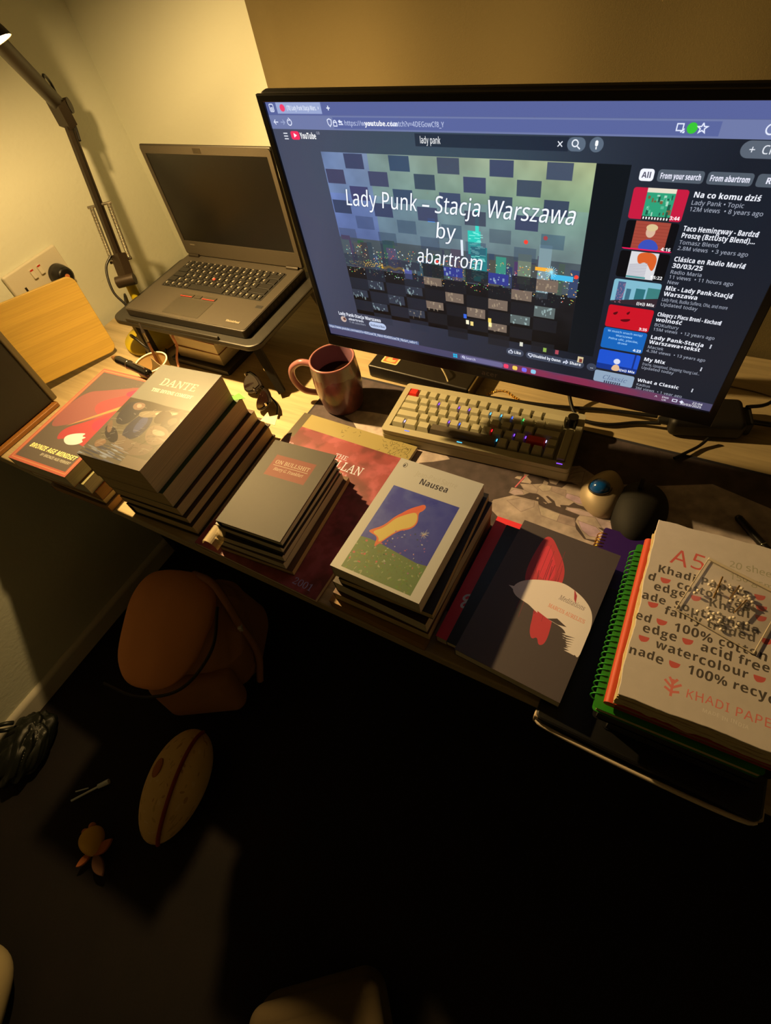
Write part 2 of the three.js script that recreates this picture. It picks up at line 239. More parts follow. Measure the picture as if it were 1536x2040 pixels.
{ const c = { x: -.34, z: -.13 };
  book('thick dark hardback at the bottom of the tall second stack', { x: -.322, z: -.136, y: .0004, w: .150, h: .246, t: .030, yaw: .06, color: 0x2a211a, hard: true, group: S2, pages: pageMatOld });
  book('thin brown book just above the bottom hardback of the tall second stack', { x: -.328, z: -.135, y: .0308, w: .150, h: .238, t: .016, yaw: .07, color: 0x3d2c20, group: S2, pages: pageMatOld });
  book('brown paperback with a bent page corner in the middle of the tall second stack', { x: -.335, z: -.133, y: .0472, w: .150, h: .232, t: .022, yaw: .065, color: 0x4a3422, group: S2, pages: pageMatOld });
  book('thick paperback with a green sticky tab under the top book of the tall second stack', { x: -.338, z: -.129, y: .0696, w: .143, h: .226, t: .036, yaw: .075, color: 0x2f4a22, group: S2, pages: pageMatOld });
  book('thick gilt-titled paperback with a painted boat scene on top of the tall second stack', { x: -.3395, z: -.1215, y: .1060, w: .1315, h: .2180, t: .054, yaw: .085, cover: danteTex, color: 0x8a744c, group: S2, pages: pageMatOld, rough: .42, dull: .7 });
  const st = new THREE.Shape(); st.moveTo(0, 0); st.lineTo(.026, .002); st.lineTo(.012, .018); st.lineTo(-.004, .008);
  solo('sticky_tab', plate(st, .0006, .03, .03), std(0x4fd02a, .6), 'bright green sticky tab poking out of the tall stack of thick books', 'bookmark', [-.288, .1052 + D, -.232], .5);
  const pg = new THREE.Shape(); pg.moveTo(0, 0); pg.lineTo(.034, -.004); pg.lineTo(.026, .022); pg.lineTo(.012, .014); pg.lineTo(.002, .024);
  solo('page_corner', plate(pg, .0006, .04, .03), pageMat, 'torn cream paper tip sticking out of the back of the tall second stack', 'paper', [-.262, .0468 + D, -.252], .1); }

// large red book lying flat under the third stack
const redTex = canvas(1024, 1350, (x, W, Hh) => { const im = x.createImageData(W, Hh);
  const a = own(178, 66, 46, 1.85), b = own(206, 84, 62, 1.85), c = own(120, 40, 26, 1.85), d = own(70, 34, 18, 1.85);
  for (let j = 0; j < Hh; j++) for (let i = 0; i < W; i++) { const n = fbm(i * .011, j * .011, 5), m = fbm(i * .004 + 40, j * .004, 4), k = 4 * (j * W + i); let q = n < .42 ? 0 : Math.min(1, (n - .42) * 7); let e = m < .46 ? 0 : Math.min(1, (m - .46) * 9); const lo = m > .52 ? Math.min(1, (m - .52) * 8) : 0;
    for (let ch = 0; ch < 3; ch++) { let v = a[ch] * (1 - q) + b[ch] * q; v = v * (1 - e * .6) + c[ch] * e * .6; v = v * (1 - lo * .35 * (1 - q)) + d[ch] * lo * .35 * (1 - q); im.data[k + ch] = enc(v); } im.data[k + 3] = 255; }
  x.putImageData(im, 0, 0);
  x.fillStyle = css(196, 150, 62, 1.85); x.fillRect(70, 0, W, 142); x.fillStyle = css(104, 76, 36, 1.85); x.fillRect(0, 0, 70, 260); x.fillStyle = css(150, 92, 70, 1.85); x.fillRect(0, 260, 60, 220);
  x.strokeStyle = css(110, 84, 30, 1.85); x.lineWidth = 3; for (let i = 0; i < 60; i++) { const u = i < 8 ? rr(380, 560) : rr(760, 1010), v = rr(20, 135); x.beginPath(); x.moveTo(u, v); x.quadraticCurveTo(u + rr(-20, 20), v + rr(-20, 20), u + rr(-26, 26), v + rr(-30, 30)); x.stroke(); }
  txt(x, 'CTR', 40, 330, 44, css(236, 150, 110, 1.85), 'sans-serif', 'bold');
  txt(x, 'THE', 545, 296, 54, css(240, 214, 170, 1.85), 'serif', '', 'center'); txt(x, 'MACMILLAN', 770, 368, 108, css(244, 220, 178, 1.85), 'serif', '', 'right', 520);
  txt(x, 'ENCYCLOPEDIA', 690, 446, 54, css(220, 150, 120, 1.85), 'serif', '', 'right', 440);
  txt(x, '2001', 965, 1292, 66, css(214, 186, 170, 1.85), 'serif', '', 'right'); });
book('large red-marbled reference book with a gold band lying flat under the third stack', { x: -.1035, z: -.163, y: .0024, w: .247, h: .326, t: .009, yaw: -.0184, cover: redTex, color: 0x7a2a1c, rough: .4, clear: .25 });

// stack 3, the small hardback
const bullTex = canvas(640, 940, (x, W, Hh) => { const w = 1.75; x.fillStyle = css(74, 58, 34, w); x.fillRect(0, 0, W, Hh);
  x.fillStyle = css(132, 46, 24, w); x.fillRect(118, 152, 410, 232); const g = css(206, 168, 100, w);
  txt(x, 'ON BULLSHIT', 323, 226, 56, g, 'serif', '', 'center', 350); x.fillStyle = g; x.fillRect(146, 262, 354, 4); txt(x, 'Harry G. Frankfurt', 323, 300, 44, g, 'serif', 'italic', 'center', 300); });
const S3 = 'small books in the stack on the large red book';
{ const B = .0118, N = { group: S3 };
  book('thin brown-edged paperback at the bottom of the stack on the large red book', { x: -.112, z: -.110, y: B, w: .140, h: .192, t: .012, yaw: .07, color: 0x5a4130, ...N, pages: pageMatOld });
  book('grey paperback second from the bottom on the large red book', { x: -.116, z: -.108, y: B + .0124, w: .132, h: .186, t: .017, yaw: .05, color: 0x6a5a44, ...N });
  book('cream-paged book with a black cover in the middle of the third stack', { x: -.113, z: -.107, y: B + .0298, w: .126, h: .180, t: .016, yaw: .075, color: 0x17130f, ...N });
  book('dark book in a glossy clear jacket just below the grey hardback', { x: -.104, z: -.108, y: B + .0462, w: .118, h: .172, t: .024, yaw: .045, color: 0x1d1a16, hard: true, ...N, rough: .2, clear: .8 });
  book('small grey cloth hardback with a red title panel on top of the third stack', { x: -.0948, z: -.1052, y: B + .0708, w: .1146, h: .1688, t: .0175, yaw: .0617, cover: bullTex, color: 0x16130f, hard: true, ...N, rough: .62, dull: .72 });
  const film = new THREE.MeshPhysicalMaterial({ color: 0xfff6e0, roughness: .12, transmission: .75, thickness: 0, clearcoat: 1 });
  const curl = []; for (let i = 0; i <= 14; i++) { const a = -0.4 + i * .24; curl.push([Math.cos(a) * .013, Math.sin(a) * .015]); }
  const cs = new THREE.Shape(); curl.forEach((p, i) => i ? cs.lineTo(...p) : cs.moveTo(...p)); for (let i = 14; i >= 0; i--) cs.lineTo(curl[i][0] * .94, curl[i][1] * .94);
  const cg = new THREE.ExtrudeGeometry(cs, { depth: .03, bevelEnabled: false });
  solo('plastic_jacket', cg, film, 'clear plastic jacket flap curling at the front left of the third stack', 'plastic cover', [-.163, B + .045 + D, -.022], .06); }

// stack 4, white cover
const nauTex = canvas(768, 1180, (x, W, Hh) => { const w = 1.5; x.fillStyle = css(206, 172, 110, w); x.fillRect(0, 0, W, Hh);
  const L = 84, R = 684, T = 294, B = 1150; x.save(); x.beginPath(); x.rect(L, T, R - L, B - T); x.clip();
  const im0 = own(64, 58, 96, 1.5), im1 = own(104, 98, 110, 1.5), im2 = own(46, 42, 92, 1.5); for (let j = T; j < B; j += 4) for (let i = L; i < R; i += 4) { const n = fbm(i * .006, j * .006, 4), q = Math.max(0, Math.min(1, (n - .3) * 3 * (1 - (i - L) / 700))), e = Math.max(0, Math.min(1, (n - .5) * 4)); const c = [0, 1, 2].map(k => (im0[k] * (1 - q) + im1[k] * q) * (1 - e) + im2[k] * e); x.fillStyle = `rgb(${c.map(enc)})`; x.fillRect(i, j, 4, 4); }
  poly(x, [[L, 850], [160, 842], [240, 845], [420, 868], [600, 890], [R, 880], [R, B], [L, B]], css(112, 112, 46, w));
  for (let i = 0; i < 220; i++) { x.fillStyle = i % 5 ? css(90 + rr(0, 50), 96 + rr(0, 40), 36, w) : css(190, 160, 90, w); x.globalAlpha = .55; x.beginPath(); x.ellipse(rr(L, R), rr(880, B), rr(4, 18), rr(3, 8), rr(0, 3), 0, 7); x.fill(); } x.globalAlpha = 1;
  smooth(x, [[404, 372], [440, 392], [432, 440], [404, 470], [448, 560], [420, 640], [330, 690], [236, 900], [222, 870], [214, 800], [116, 790], [130, 760], [206, 690], [250, 560], [330, 470]], css(226, 104, 42, w));
  smooth(x, [[398, 470], [436, 560], [412, 626], [326, 680], [244, 860], [228, 800], [140, 780], [216, 710], [262, 580], [340, 500]], css(224, 170, 62, w));
  smooth(x, [[404, 380], [430, 400], [420, 440], [300, 540], [240, 620], [300, 480]], css(232, 92, 40, w));
  for (let i = 0; i < 40; i++) { const a = rr(0, 6.3), q = rr(0, 42); x.strokeStyle = i % 3 ? css(190, 166, 110, w) : css(196, 96, 60, w); x.lineWidth = 3; x.beginPath(); x.moveTo(536, 640); x.lineTo(536 + Math.cos(a) * q, 640 + Math.sin(a) * q * 1.3); x.stroke(); }
  for (let i = 0; i < 46; i++) { x.fillStyle = [css(206, 90, 60, w), css(200, 176, 120, w), css(60, 60, 40, w), css(170, 90, 90, w)][i % 4]; x.globalAlpha = .8; x.beginPath(); x.ellipse(rr(300, R - 20), rr(640, 1000), rr(2, 9), rr(2, 8), rr(0, 3), 0, 7); x.fill(); }
  for (let i = 0; i < 12; i++) { x.fillStyle = css(214, 84, 60, w); x.beginPath(); x.ellipse(rr(L, 330), rr(800, 1120), rr(4, 14), rr(4, 12), 0, 0, 7); x.fill(); } x.globalAlpha = 1; x.restore();
  x.strokeStyle = css(60, 44, 24, w); x.lineWidth = 4; x.beginPath(); x.ellipse(72, 62, 17, 24, 0, 0, 7); x.stroke(); x.fillStyle = css(60, 44, 24, w); x.beginPath(); x.ellipse(68, 66, 7, 15, .2, 0, 7); x.fill();
  txt(x, 'Jean-Paul Sartre', 390, 106, 74, css(194, 160, 100, w), 'sans-serif', '', 'center', 380); txt(x, 'Nausea', 398, 172, 86, css(58, 42, 26, w), 'sans-serif', 'bold', 'center', 262); });
const S4 = 'paperbacks in the stack under the white-covered book';
{ book('pale yellowish book at the bottom of the stack under the white paperback', { x: .120, z: -.113, y: .0024, w: .152, h: .224, t: .020, yaw: -.02, color: 0x94703c, group: S4, pages: pageMatBrown });
  book('brown paperback second from the bottom under the white paperback', { x: .124, z: -.117, y: .0228, w: .148, h: .216, t: .020, yaw: .0, color: 0x5e3c28, group: S4, pages: pageMatOld });
  book('thick cream-paged paperback with a dark cover in the middle of the fourth stack', { x: .128, z: -.116, y: .0432, w: .142, h: .208, t: .026, yaw: -.03, color: 0x2a1712, group: S4 });
  book('dark thin paperback right below the white paperback', { x: .131, z: -.118, y: .0696, w: .136, h: .200, t: .014, yaw: .03, color: 0x120c0a, group: S4, pages: pageMatOld });
  book('white paperback with a blue picture and orange flame shape on top of the fourth stack', { x: .1254, z: -.115, y: .0862, w: .129, h: .198, t: .026, yaw: -.0111, cover: nauTex, color: 0xb9ab86, group: S4, rough: .42, clear: .2, tilt: -.01 }); }

// stack 5, feather cover
const medTex = canvas(768, 1180, (x, W, Hh) => { const w = .66; x.fillStyle = css(64, 46, 28, w); x.fillRect(0, 0, W, Hh);
  smooth(x, [[206, 70], [262, 60], [330, 130], [420, 230], [470, 340], [470, 520], [520, 700], [540, 860], [500, 900], [470, 840], [440, 880], [400, 820], [380, 700], [330, 560], [230, 520], [190, 400], [190, 220]], css(162, 44, 32, w));
  smooth(x, [[240, 110], [330, 200], [400, 330], [390, 420], [300, 420], [230, 330]], css(182, 44, 36, w));
  for (let i = 0; i < 14; i++) { x.strokeStyle = css(120, 34, 26, w); x.lineWidth = rr(2, 6); x.beginPath(); const a = rr(220, 440); x.moveTo(a, rr(120, 400)); x.lineTo(a + rr(0, 60), rr(500, 820)); x.stroke(); }
  const F = css(196, 158, 104, w);
  smooth(x, [[160, 585], [180, 520], [250, 462], [360, 418], [470, 384], [560, 402], [650, 436], [730, 500], [766, 590], [772, 720], [768, 860], [742, 850], [660, 812], [640, 740], [596, 706], [500, 696], [400, 668], [300, 645], [210, 632]], F);
  for (let i = 0; i < 9; i++) { const a = 150 + i * 26, b = 560 + i * 11; poly(x, [[a + 30, b], [a - 22 + i, b + 12], [a + 44, b + 34]], F); } for (let i = 0; i < 8; i++) { const a = 640 + i * 8, b = 726 + i * 15; poly(x, [[a + 40, b - 10], [a - 34, b + 18], [a + 40, b + 22]], F); }
  poly(x, [[566, 400], [590, 470], [612, 500], [600, 440]], css(150, 44, 32, w)); poly(x, [[480, 690], [540, 660], [620, 690], [560, 700]], css(64, 46, 28, w)); for (let i = 0; i < 5; i++) poly(x, [[622, 748 + i * 18], [700, 738 + i * 17], [640, 756 + i * 18]], css(64, 46, 28, w));
  x.save(); x.translate(476, 500); x.rotate(.04); txt(x, 'Meditations', 110, 0, 52, css(110, 84, 60, w), 'serif', 'italic', 'center', 190); txt(x, 'MARCUS AURELIUS', 110, 92, 40, css(190, 92, 50, w), 'serif', '', 'center', 270); x.restore(); });
const S5 = 'books in the stack under the dark feather cover';
{
  const redSp = canvas(512, 768, (x, W, Hh) => { x.fillStyle = css(150, 26, 18, .34); x.fillRect(0, 0, W, Hh); for (const [a, b] of [[54, 520], [60, 560]]) { x.fillStyle = css(170, 150, 140, .3); x.beginPath(); x.ellipse(a, b, 26, 18, -.9, 0, 7); x.fill(); x.fillStyle = css(150, 26, 18, .34); x.beginPath(); x.ellipse(a, b, 12, 7, -.9, 0, 7); x.fill(); } });
  book('bright red paperback at the bottom of the feather-cover stack, sticking out at its left', { x: .275, z: -.124, y: .0024, w: .142, h: .212, t: .0176, yaw: -.02, cover: redSp, color: 0x8a1a12, group: S5 });
  book('black paperback directly beneath the dark feather book', { x: .2865, z: -.112, y: .0202, w: .126, h: .200, t: .0118, yaw: -.03, color: 0x080707, group: S5, rough: .4 });
  book('dark grey paperback with a white feather and red figure topping the fifth stack', { x: .3106, z: -.1072, y: .0322, w: .1335, h: .2170, t: .0178, yaw: -.058, cover: medTex, color: 0x1a1512, group: S5, rough: .55 }); }

// stack 6: slab, notebooks, folder, handmade paper pad
{ const s = thing('tablet', 'flat black tablet with a thin pale metal front rim jutting over the desk edge', 'tablet', [.466, D + .0024, -.075]);
  part('body', plate(roundRect(.232, .2, .008), .024, .232, .2, .003), std(0x050505, .5), s);
  part('front_rim', tube([[-.113, .012, .0985], [-.108, .012, .1012], [.108, .012, .1012], [.114, .012, .0975]], .0028, 60, 10), std(0xe0d0bc, .4), s);
  part('corner_cap', new RoundedBoxGeometry(.007, .022, .010, 2, .002), std(0xb8a58c, .45), s, [-.1135, .012, .094]);
  part('corner_cap', new RoundedBoxGeometry(.007, .022, .014, 2, .002), std(0xb8a58c, .45), s, [.1135, .012, .091]); }
function spiral(parent, x0, z0, z1, y, r, turns, mat, wire = .0008) {
  const pts = []; const n = turns * 14; for (let i = 0; i <= n; i++) { const a = i / 14 * Math.PI * 2; pts.push(V(x0 + Math.cos(a) * r, y + Math.sin(a) * r, z0 + (z1 - z0) * i / n)); }
  return part('spiral_binding', new THREE.TubeGeometry(new THREE.CatmullRomCurve3(pts), n * 2, wire, 5, false), mat, parent);
}
function notebook(label, o) {
  const { x, y, z, w, h, t, yaw, color, wire, cover } = o; const b = thing('notebook', label, 'notebook', [x, y + D, z], yaw);
  part('page_block', new THREE.BoxGeometry(w - .006, t - .002, h - .003), o.pages || pageMatOld, b, [.001, t / 2, 0]);
  part('front_cover', plate(roundRect(w, h, .004), .0009, w, h), std(color, .45), b, [0, t - .0009, 0]);
  part('back_cover', plate(roundRect(w, h, .004), .0009, w, h), std(color, .45), b, [0, 0, 0]);
  if (wire) spiral(b, -w / 2 + .002, -h / 2 + .01, h / 2 - .01, t / 2, t / 2 + .0009, Math.round(h / .0075), wire);
  return b;
}
notebook('thick black notebook at the bottom of the notebook stack on the tablet', { x: .492, y: .0272, z: -.104, w: .150, h: .21, t: .030, yaw: .03, color: 0x0a0a0a, pages: std(0x15120f, .8) });
notebook('small purple spiral notebook with a gold coil peeking out behind the notebook stack', { x: .4305, y: .0024, z: -.2255, w: .156, h: .094, t: .014, yaw: -.01, color: 0x34186e, wire: gold });
notebook('black notebook between the thick black notebook and the green spiral notebook', { x: .481, y: .0576, z: -.101, w: .158, h: .21, t: .031, yaw: .03, color: 0x0b0b0a, pages: std(0x1d1812, .8) });
notebook('green spiral notebook with a green plastic coil along its left side', { x: .4735, y: .0898, z: -.098, w: .152, h: .212, t: .012, yaw: .03, color: 0x2c8a1c, wire: std(0x2fa02c, .35) });
{ const f = thing('folder', 'orange card folder sticking out between the green notebook and the paper pad', 'folder', [.484, D + .1055, -.102], .035);
  part('back_flap', plate(roundRect(.152, .208, .002), .0008, .152, .208), std(0xb8431f, .6), f, [0, 0, 0]);
  part('front_flap', plate(roundRect(.152, .208, .002), .0008, .152, .208), std(0xc64b24, .6), f, [0, .0105, 0]);
  part('spine', new THREE.CylinderGeometry(.0056, .0056, .208, 16).rotateX(Math.PI / 2), std(0xc9482a, .55), f, [-.0745, .0057, 0]);
  part('sheet', plate(roundRect(.146, .204, .002), .008, .146, .204), pageMatBrown, f, [.002, .0012, 0]); }
const khadiTex = canvas(1060, 1500, (x, W, Hh) => { const w = .42; const im = x.createImageData(W, Hh), b = own(152, 119, 72, w); for (let j = 0; j < Hh; j++) for (let i = 0; i < W; i++) { const v = .95 + .09 * (fbm(i * .02, j * .02, 4) - .45) + .05 * (rnd() - .5), k = 4 * (j * W + i); for (let c = 0; c < 3; c++) im.data[k + c] = enc(b[c] * v); im.data[k + 3] = 255; } x.putImageData(im, 0, 0);
  const ink = css(56, 40, 20, w), olive = css(120, 96, 50, w), red = css(150, 54, 30, w), rust = css(176, 74, 42, w);
  const hand = (s, u, v, size, col, sp = 1.02, weight = 'bold') => { let px = u * W; for (const ch of s) { x.save(); x.translate(px, v * Hh + rr(-5, 5)); x.rotate(rr(-.09, .09)); if (ch === '*') { x.fillStyle = red; x.beginPath(); const a = size * .5; x.moveTo(0, -a * .4); x.lineTo(a * 1.5, -a * .45); x.quadraticCurveTo(a * 1.5, a * .5, a * .5, a * .55); x.quadraticCurveTo(0, a * .3, 0, -a * .4); x.fill(); px += size * .95; } else { x.font = `${weight} ${size * rr(.94, 1.06)}px sans-serif`; x.fillStyle = col; x.textBaseline = 'middle'; x.fillText(ch, 0, 0); px += x.measureText(ch).width * sp; } x.restore(); } };
  hand('A5', .13, .20, 190, red, 1.1, ''); hand('20 sheets', .49, .155, 78, olive, 1, ''); hand('150 gsm', .50, .225, 74, olive, 1, '');
  const rows = [['Khadi', .06, ' Papers *'], ['d * cotton rag *', .012], ['edge * Khadi *', .06], ['ade  South India', .0], ['* fairly traded *', .05], ['ed * 100% cotton', -.01], ['edge * acid free *', .05], ['* watercolour * h', .04], ['nade * 100% recycled', .0]];
  const ys = [.30, .352, .408, .468, .520, .583, .645, .700, .775]; rows.forEach((r, i) => hand(r[0] + (r[2] || ''), r[1], ys[i] + .008 * (i % 2), 92, ink, 1.05));
  x.strokeStyle = rust; x.lineWidth = 16; for (const [a, b2, c, d] of [[300, 1270, 300, 1390], [300, 1330, 250, 1290], [300, 1330, 352, 1290], [300, 1360, 256, 1340], [300, 1360, 346, 1344], [300, 1300, 276, 1262], [300, 1300, 326, 1262]]) { x.beginPath(); x.moveTo(a, b2); x.lineTo(c, d); x.stroke(); }
  hand('KHADI PAPERS', .36, .884, 84, rust, 1.06, ''); hand('MADE IN INDIA', .46, .935, 34, css(170, 130, 80, w), 1.1, ''); });
{ const p = thing('paper_pad', 'thick white handmade paper pad with handwritten lettering and ragged deckle edges', 'paper pad', [.4853, D + .1185, -.1043], .0395);
  const ragged = (w, h, a, s) => { const sh_ = new THREE.Shape(), pts = []; const side = (x0, y0, x1, y1, nx, ny) => { const n = 40; for (let i = 0; i < n; i++) { const t = i / n, e = a * (fbm(t * 9 + s, s * 3.1, 3) - .5) * 2; pts.push([x0 + (x1 - x0) * t + nx * e, y0 + (y1 - y0) * t + ny * e]); } s += 7.3; };
    side(-w / 2, -h / 2, w / 2, -h / 2, 0, 1); side(w / 2, -h / 2, w / 2, h / 2, 1, 0); side(w / 2, h / 2, -w / 2, h / 2, 0, 1); side(-w / 2, h / 2, -w / 2, -h / 2, 1, 0); pts.forEach((q, i) => i ? sh_.lineTo(...q) : sh_.moveTo(...q)); return sh_; };
  const edge = std(0xd8c79a, .9);
  for (let i = 0; i < 7; i++) part('sheet', plate(ragged(.149, .211, .0022, i * 5.7), .0042, .15, .212), edge, p, [rr(-.0006, .0006), i * .0043, rr(-.0006, .0006)]);
  part('cover_sheet', plate(ragged(.151, .213, .002, 3.3), .0022, .151, .213, .0006), std(0xffffff, .88, 0, { map: khadiTex }), p, [0, .0302, 0]); }
// clear zip bag of beads and pins on the pad
{ const bx = .488, bz = -.130, by = D + .1185 + .0326, yaw = -.25;
  const beadM = std(0xfff6e4, .3), bg = new THREE.SphereGeometry(.0016, 14, 10);
  const proto = solo('bead', bg, beadM, 'tiny pearl bead inside the clear bag on the paper pad', 'bead', [0, 0, 0], 0, 'pearl beads in the clear bag');
  for (let i = 0; i < 40; i++) { const a = rr(0, 6.28), q = (.25 + .75 * Math.sqrt(rnd())) * .031; const o = i ? proto.clone() : proto; if (i) { o.name = numbered('bead'); scene.add(o); } o.position.set(bx - .006 + Math.cos(a) * q * .9, by + .0022 + rr(0, .0022), bz + .006 + Math.sin(a) * q); }
  const pins = [[[-.012, .006, -.024], [-.016, .0058, .004]], [[.004, .0058, -.02], [-.002, .006, -.002]], [[.012, .0058, -.006], [.004, .006, .012]]];
  pins.forEach((q, i) => solo('pin', rod(...q, .0008), gold, ['longest gold pin in the clear bag, at its upper left', 'middle gold pin in the clear bag of beads', 'shortest gold pin in the clear bag, at its lower right'][i], 'pin', [bx, by, bz], 0));
  const n = 24, g = new THREE.PlaneGeometry(.074, .078, n, n), p = g.attributes.position; for (let i = 0; i < p.count; i++) { const u = p.getX(i) / .037, v = p.getY(i) / .039; p.setZ(i, .0012 + .0062 * (1 - u * u) * (1 - v * v) ** 1 + .0012 * (fbm(u * 4 + 20, v * 4 + 20, 3) - .4)); } g.rotateX(-Math.PI / 2); g.computeVertexNormals();
  const film = new THREE.MeshPhysicalMaterial({ color: 0xffffff, roughness: .08, ior: 1.35, transmission: .94, thickness: 0, side: THREE.DoubleSide });
  const b = thing('zip_bag', 'small clear plastic zip bag of pearl beads lying on the paper pad', 'plastic bag', [bx, by, bz], yaw);
  part('film', g, film, b); const weld = std(0xd8ccb4, .35); part('zip_strip', new RoundedBoxGeometry(.074, .0016, .003, 1, .0006), weld, b, [0, .002, -.036]);
  for (const x of [-.0368, .0368]) part('seam', new RoundedBoxGeometry(.0012, .0010, .076, 1, .0004), weld, b, [x, .0016, 0]); part('seam', new RoundedBoxGeometry(.074, .0010, .0012, 1, .0004), weld, b, [0, .0016, .0386]); }

// ───────── monitor ─────────
const screenTex = canvas(2048, 1152, (x, W, Hh) => { const X = u => u * W, Y = v => v * Hh;
  const T = (s, u, v, size, col = '#e8ecf4', st = '', al = 'left', mw) => txt(x, s, X(u), Y(v), size, col, 'sans-serif', st, al, mw);
  { const im = x.createImageData(W, Hh); // the page's dark theme with a hazy view-angle glow painted in as a gradient
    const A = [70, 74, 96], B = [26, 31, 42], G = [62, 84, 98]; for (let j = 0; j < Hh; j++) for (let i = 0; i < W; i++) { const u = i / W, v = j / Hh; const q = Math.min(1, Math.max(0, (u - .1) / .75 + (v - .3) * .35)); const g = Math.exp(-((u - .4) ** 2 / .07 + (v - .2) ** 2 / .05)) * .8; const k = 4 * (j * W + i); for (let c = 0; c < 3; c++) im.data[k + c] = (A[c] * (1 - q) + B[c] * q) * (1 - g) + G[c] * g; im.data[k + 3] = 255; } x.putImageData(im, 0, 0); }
  x.fillStyle = '#58639a'; x.fillRect(0, 0, W, Y(.042)); x.fillStyle = '#6e79a6'; x.fillRect(0, Y(.042), W, Y(.044)); x.fillStyle = '#59659c'; x.fillRect(X(.16), Y(.047), X(.69), Y(.034));
  x.fillStyle = '#98a6d0'; x.fillRect(X(.026), 4, X(.112), Y(.034)); x.fillStyle = '#f0406a'; x.beginPath(); x.arc(X(.041), Y(.02), 13, 0, 7); x.fill();
  T('(70) Lady Punk Stacja Wars.  ×', .052, .021, 22, '#eef3ff', '', 'left', 165); T('+', .15, .02, 34, '#eef3ff', 'bold'); const ic = (u, v, f, col = '#e6ecff') => { x.save(); x.translate(X(u), Y(v)); x.strokeStyle = x.fillStyle = col; x.lineWidth = 3.5; x.beginPath(); f(); x.stroke(); x.restore(); }; const L_ = (...p) => p.forEach((q, i) => i ? x.lineTo(...q) : x.moveTo(...q));
  ic(.013, .02, () => { x.roundRect(-10, -13, 20, 26, 4); x.rect(-4, 0, 8, 8); });
  ic(.015, .064, () => { L_([11, 0], [-11, 0], [-2, -9]); L_([-11, 0], [-2, 9]); }); ic(.032, .064, () => { L_([-11, 0], [11, 0], [2, -9]); L_([11, 0], [2, 9]); }, '#9aa6cc'); ic(.050, .064, () => { x.arc(0, 0, 11, -.9, 4.4); L_([-2, -16], [5, -10], [-3, -5]); });
  ic(.151, .064, () => L_([-10, -10], [0, -14], [10, -10], [8, 4], [0, 13], [-8, 4], [-10, -10])); ic(.164, .064, () => { x.rect(-8, -2, 16, 13); x.arc(0, -3, 6, Math.PI, 0); }); ic(.177, .064, () => { L_([-10, -5], [10, -5]); L_([-10, 5], [10, 5]); x.arc(-3, -5, 4, 0, 7); }); T('https://www.', .186, .064, 24, '#c4cdea'); T('youtube.com', .233, .064, 24, '#ffffff', 'bold'); T('/watch?v=4DEGowCf8_Y', .290, .064, 24, '#c4cdea', '', 'left', 230);
  x.fillStyle = '#39c437'; x.beginPath(); x.arc(X(.812), Y(.063), 15, 0, 7); x.fill(); ic(.826, .063, () => { for (let i = 0; i <= 10; i++) { const a = -Math.PI / 2 + i * Math.PI / 5, q = i % 2 ? 6 : 14; i ? x.lineTo(Math.cos(a) * q, Math.sin(a) * q) : x.moveTo(Math.cos(a) * q, Math.sin(a) * q); } }); ic(.796, .063, () => { x.rect(-11, -11, 18, 18); L_([2, 12], [12, 2]); L_([7, 12], [12, 12], [12, 7]); }); x.strokeStyle = '#e6ecff'; x.lineWidth = 4; x.beginPath(); x.arc(X(.915), Y(.063), 13, 0, 7); x.stroke();
  // site header
  for (let i = 0; i < 3; i++) { x.fillStyle = '#e8ecf4'; x.fillRect(X(.026), Y(.098 + i * .009), 22, 4); }
  x.fillStyle = '#f2305e'; x.beginPath(); x.roundRect(X(.045), Y(.092), 46, 32, 9); x.fill(); poly(x, [[X(.053), Y(.098)], [X(.053), Y(.113)], [X(.061), Y(.1055)]], '#fff'); T('YouTube', .069, .106, 32, '#ffffff', 'bold', 'left', 84); T('GB', .112, .096, 14, '#aab');
  x.fillStyle = 'rgba(20,28,44,.55)'; x.fillRect(X(.34), Y(.09), X(.29), Y(.038)); T('lady pank', .35, .109, 32, '#ffffff', '', 'left', 88); T('×', .61, .109, 44);
  x.fillStyle = '#5b6a7c'; x.beginPath(); x.roundRect(X(.628), Y(.09), 62, 43, 20); x.fill(); x.strokeStyle = '#eef2fa'; x.lineWidth = 4; x.beginPath(); x.arc(X(.641), Y(.106), 10, 0, 7); x.moveTo(X(.645), Y(.114)); x.lineTo(X(.65), Y(.121)); x.stroke();
  x.fillStyle = '#5b6a7c'; x.beginPath(); x.arc(X(.676), Y(.108), 23, 0, 7); x.fill(); x.fillStyle = '#fff'; x.beginPath(); x.roundRect(X(.676) - 5, Y(.108) - 13, 10, 18, 5); x.fill(); x.fillRect(X(.676) - 2, Y(.108) + 6, 4, 8);
  x.fillStyle = '#5a6472'; x.beginPath(); x.roundRect(X(.885), Y(.088), 180, 48, 24); x.fill(); T('+  Create', .896, .109, 32);
  // the video: a city at night behind a checkerboard wipe
  const vx = X(.113), vy = Y(.157), vw = X(.568), vh = Y(.69); x.fillStyle = '#10161c'; x.fillRect(X(.681), vy, X(.056), vh);
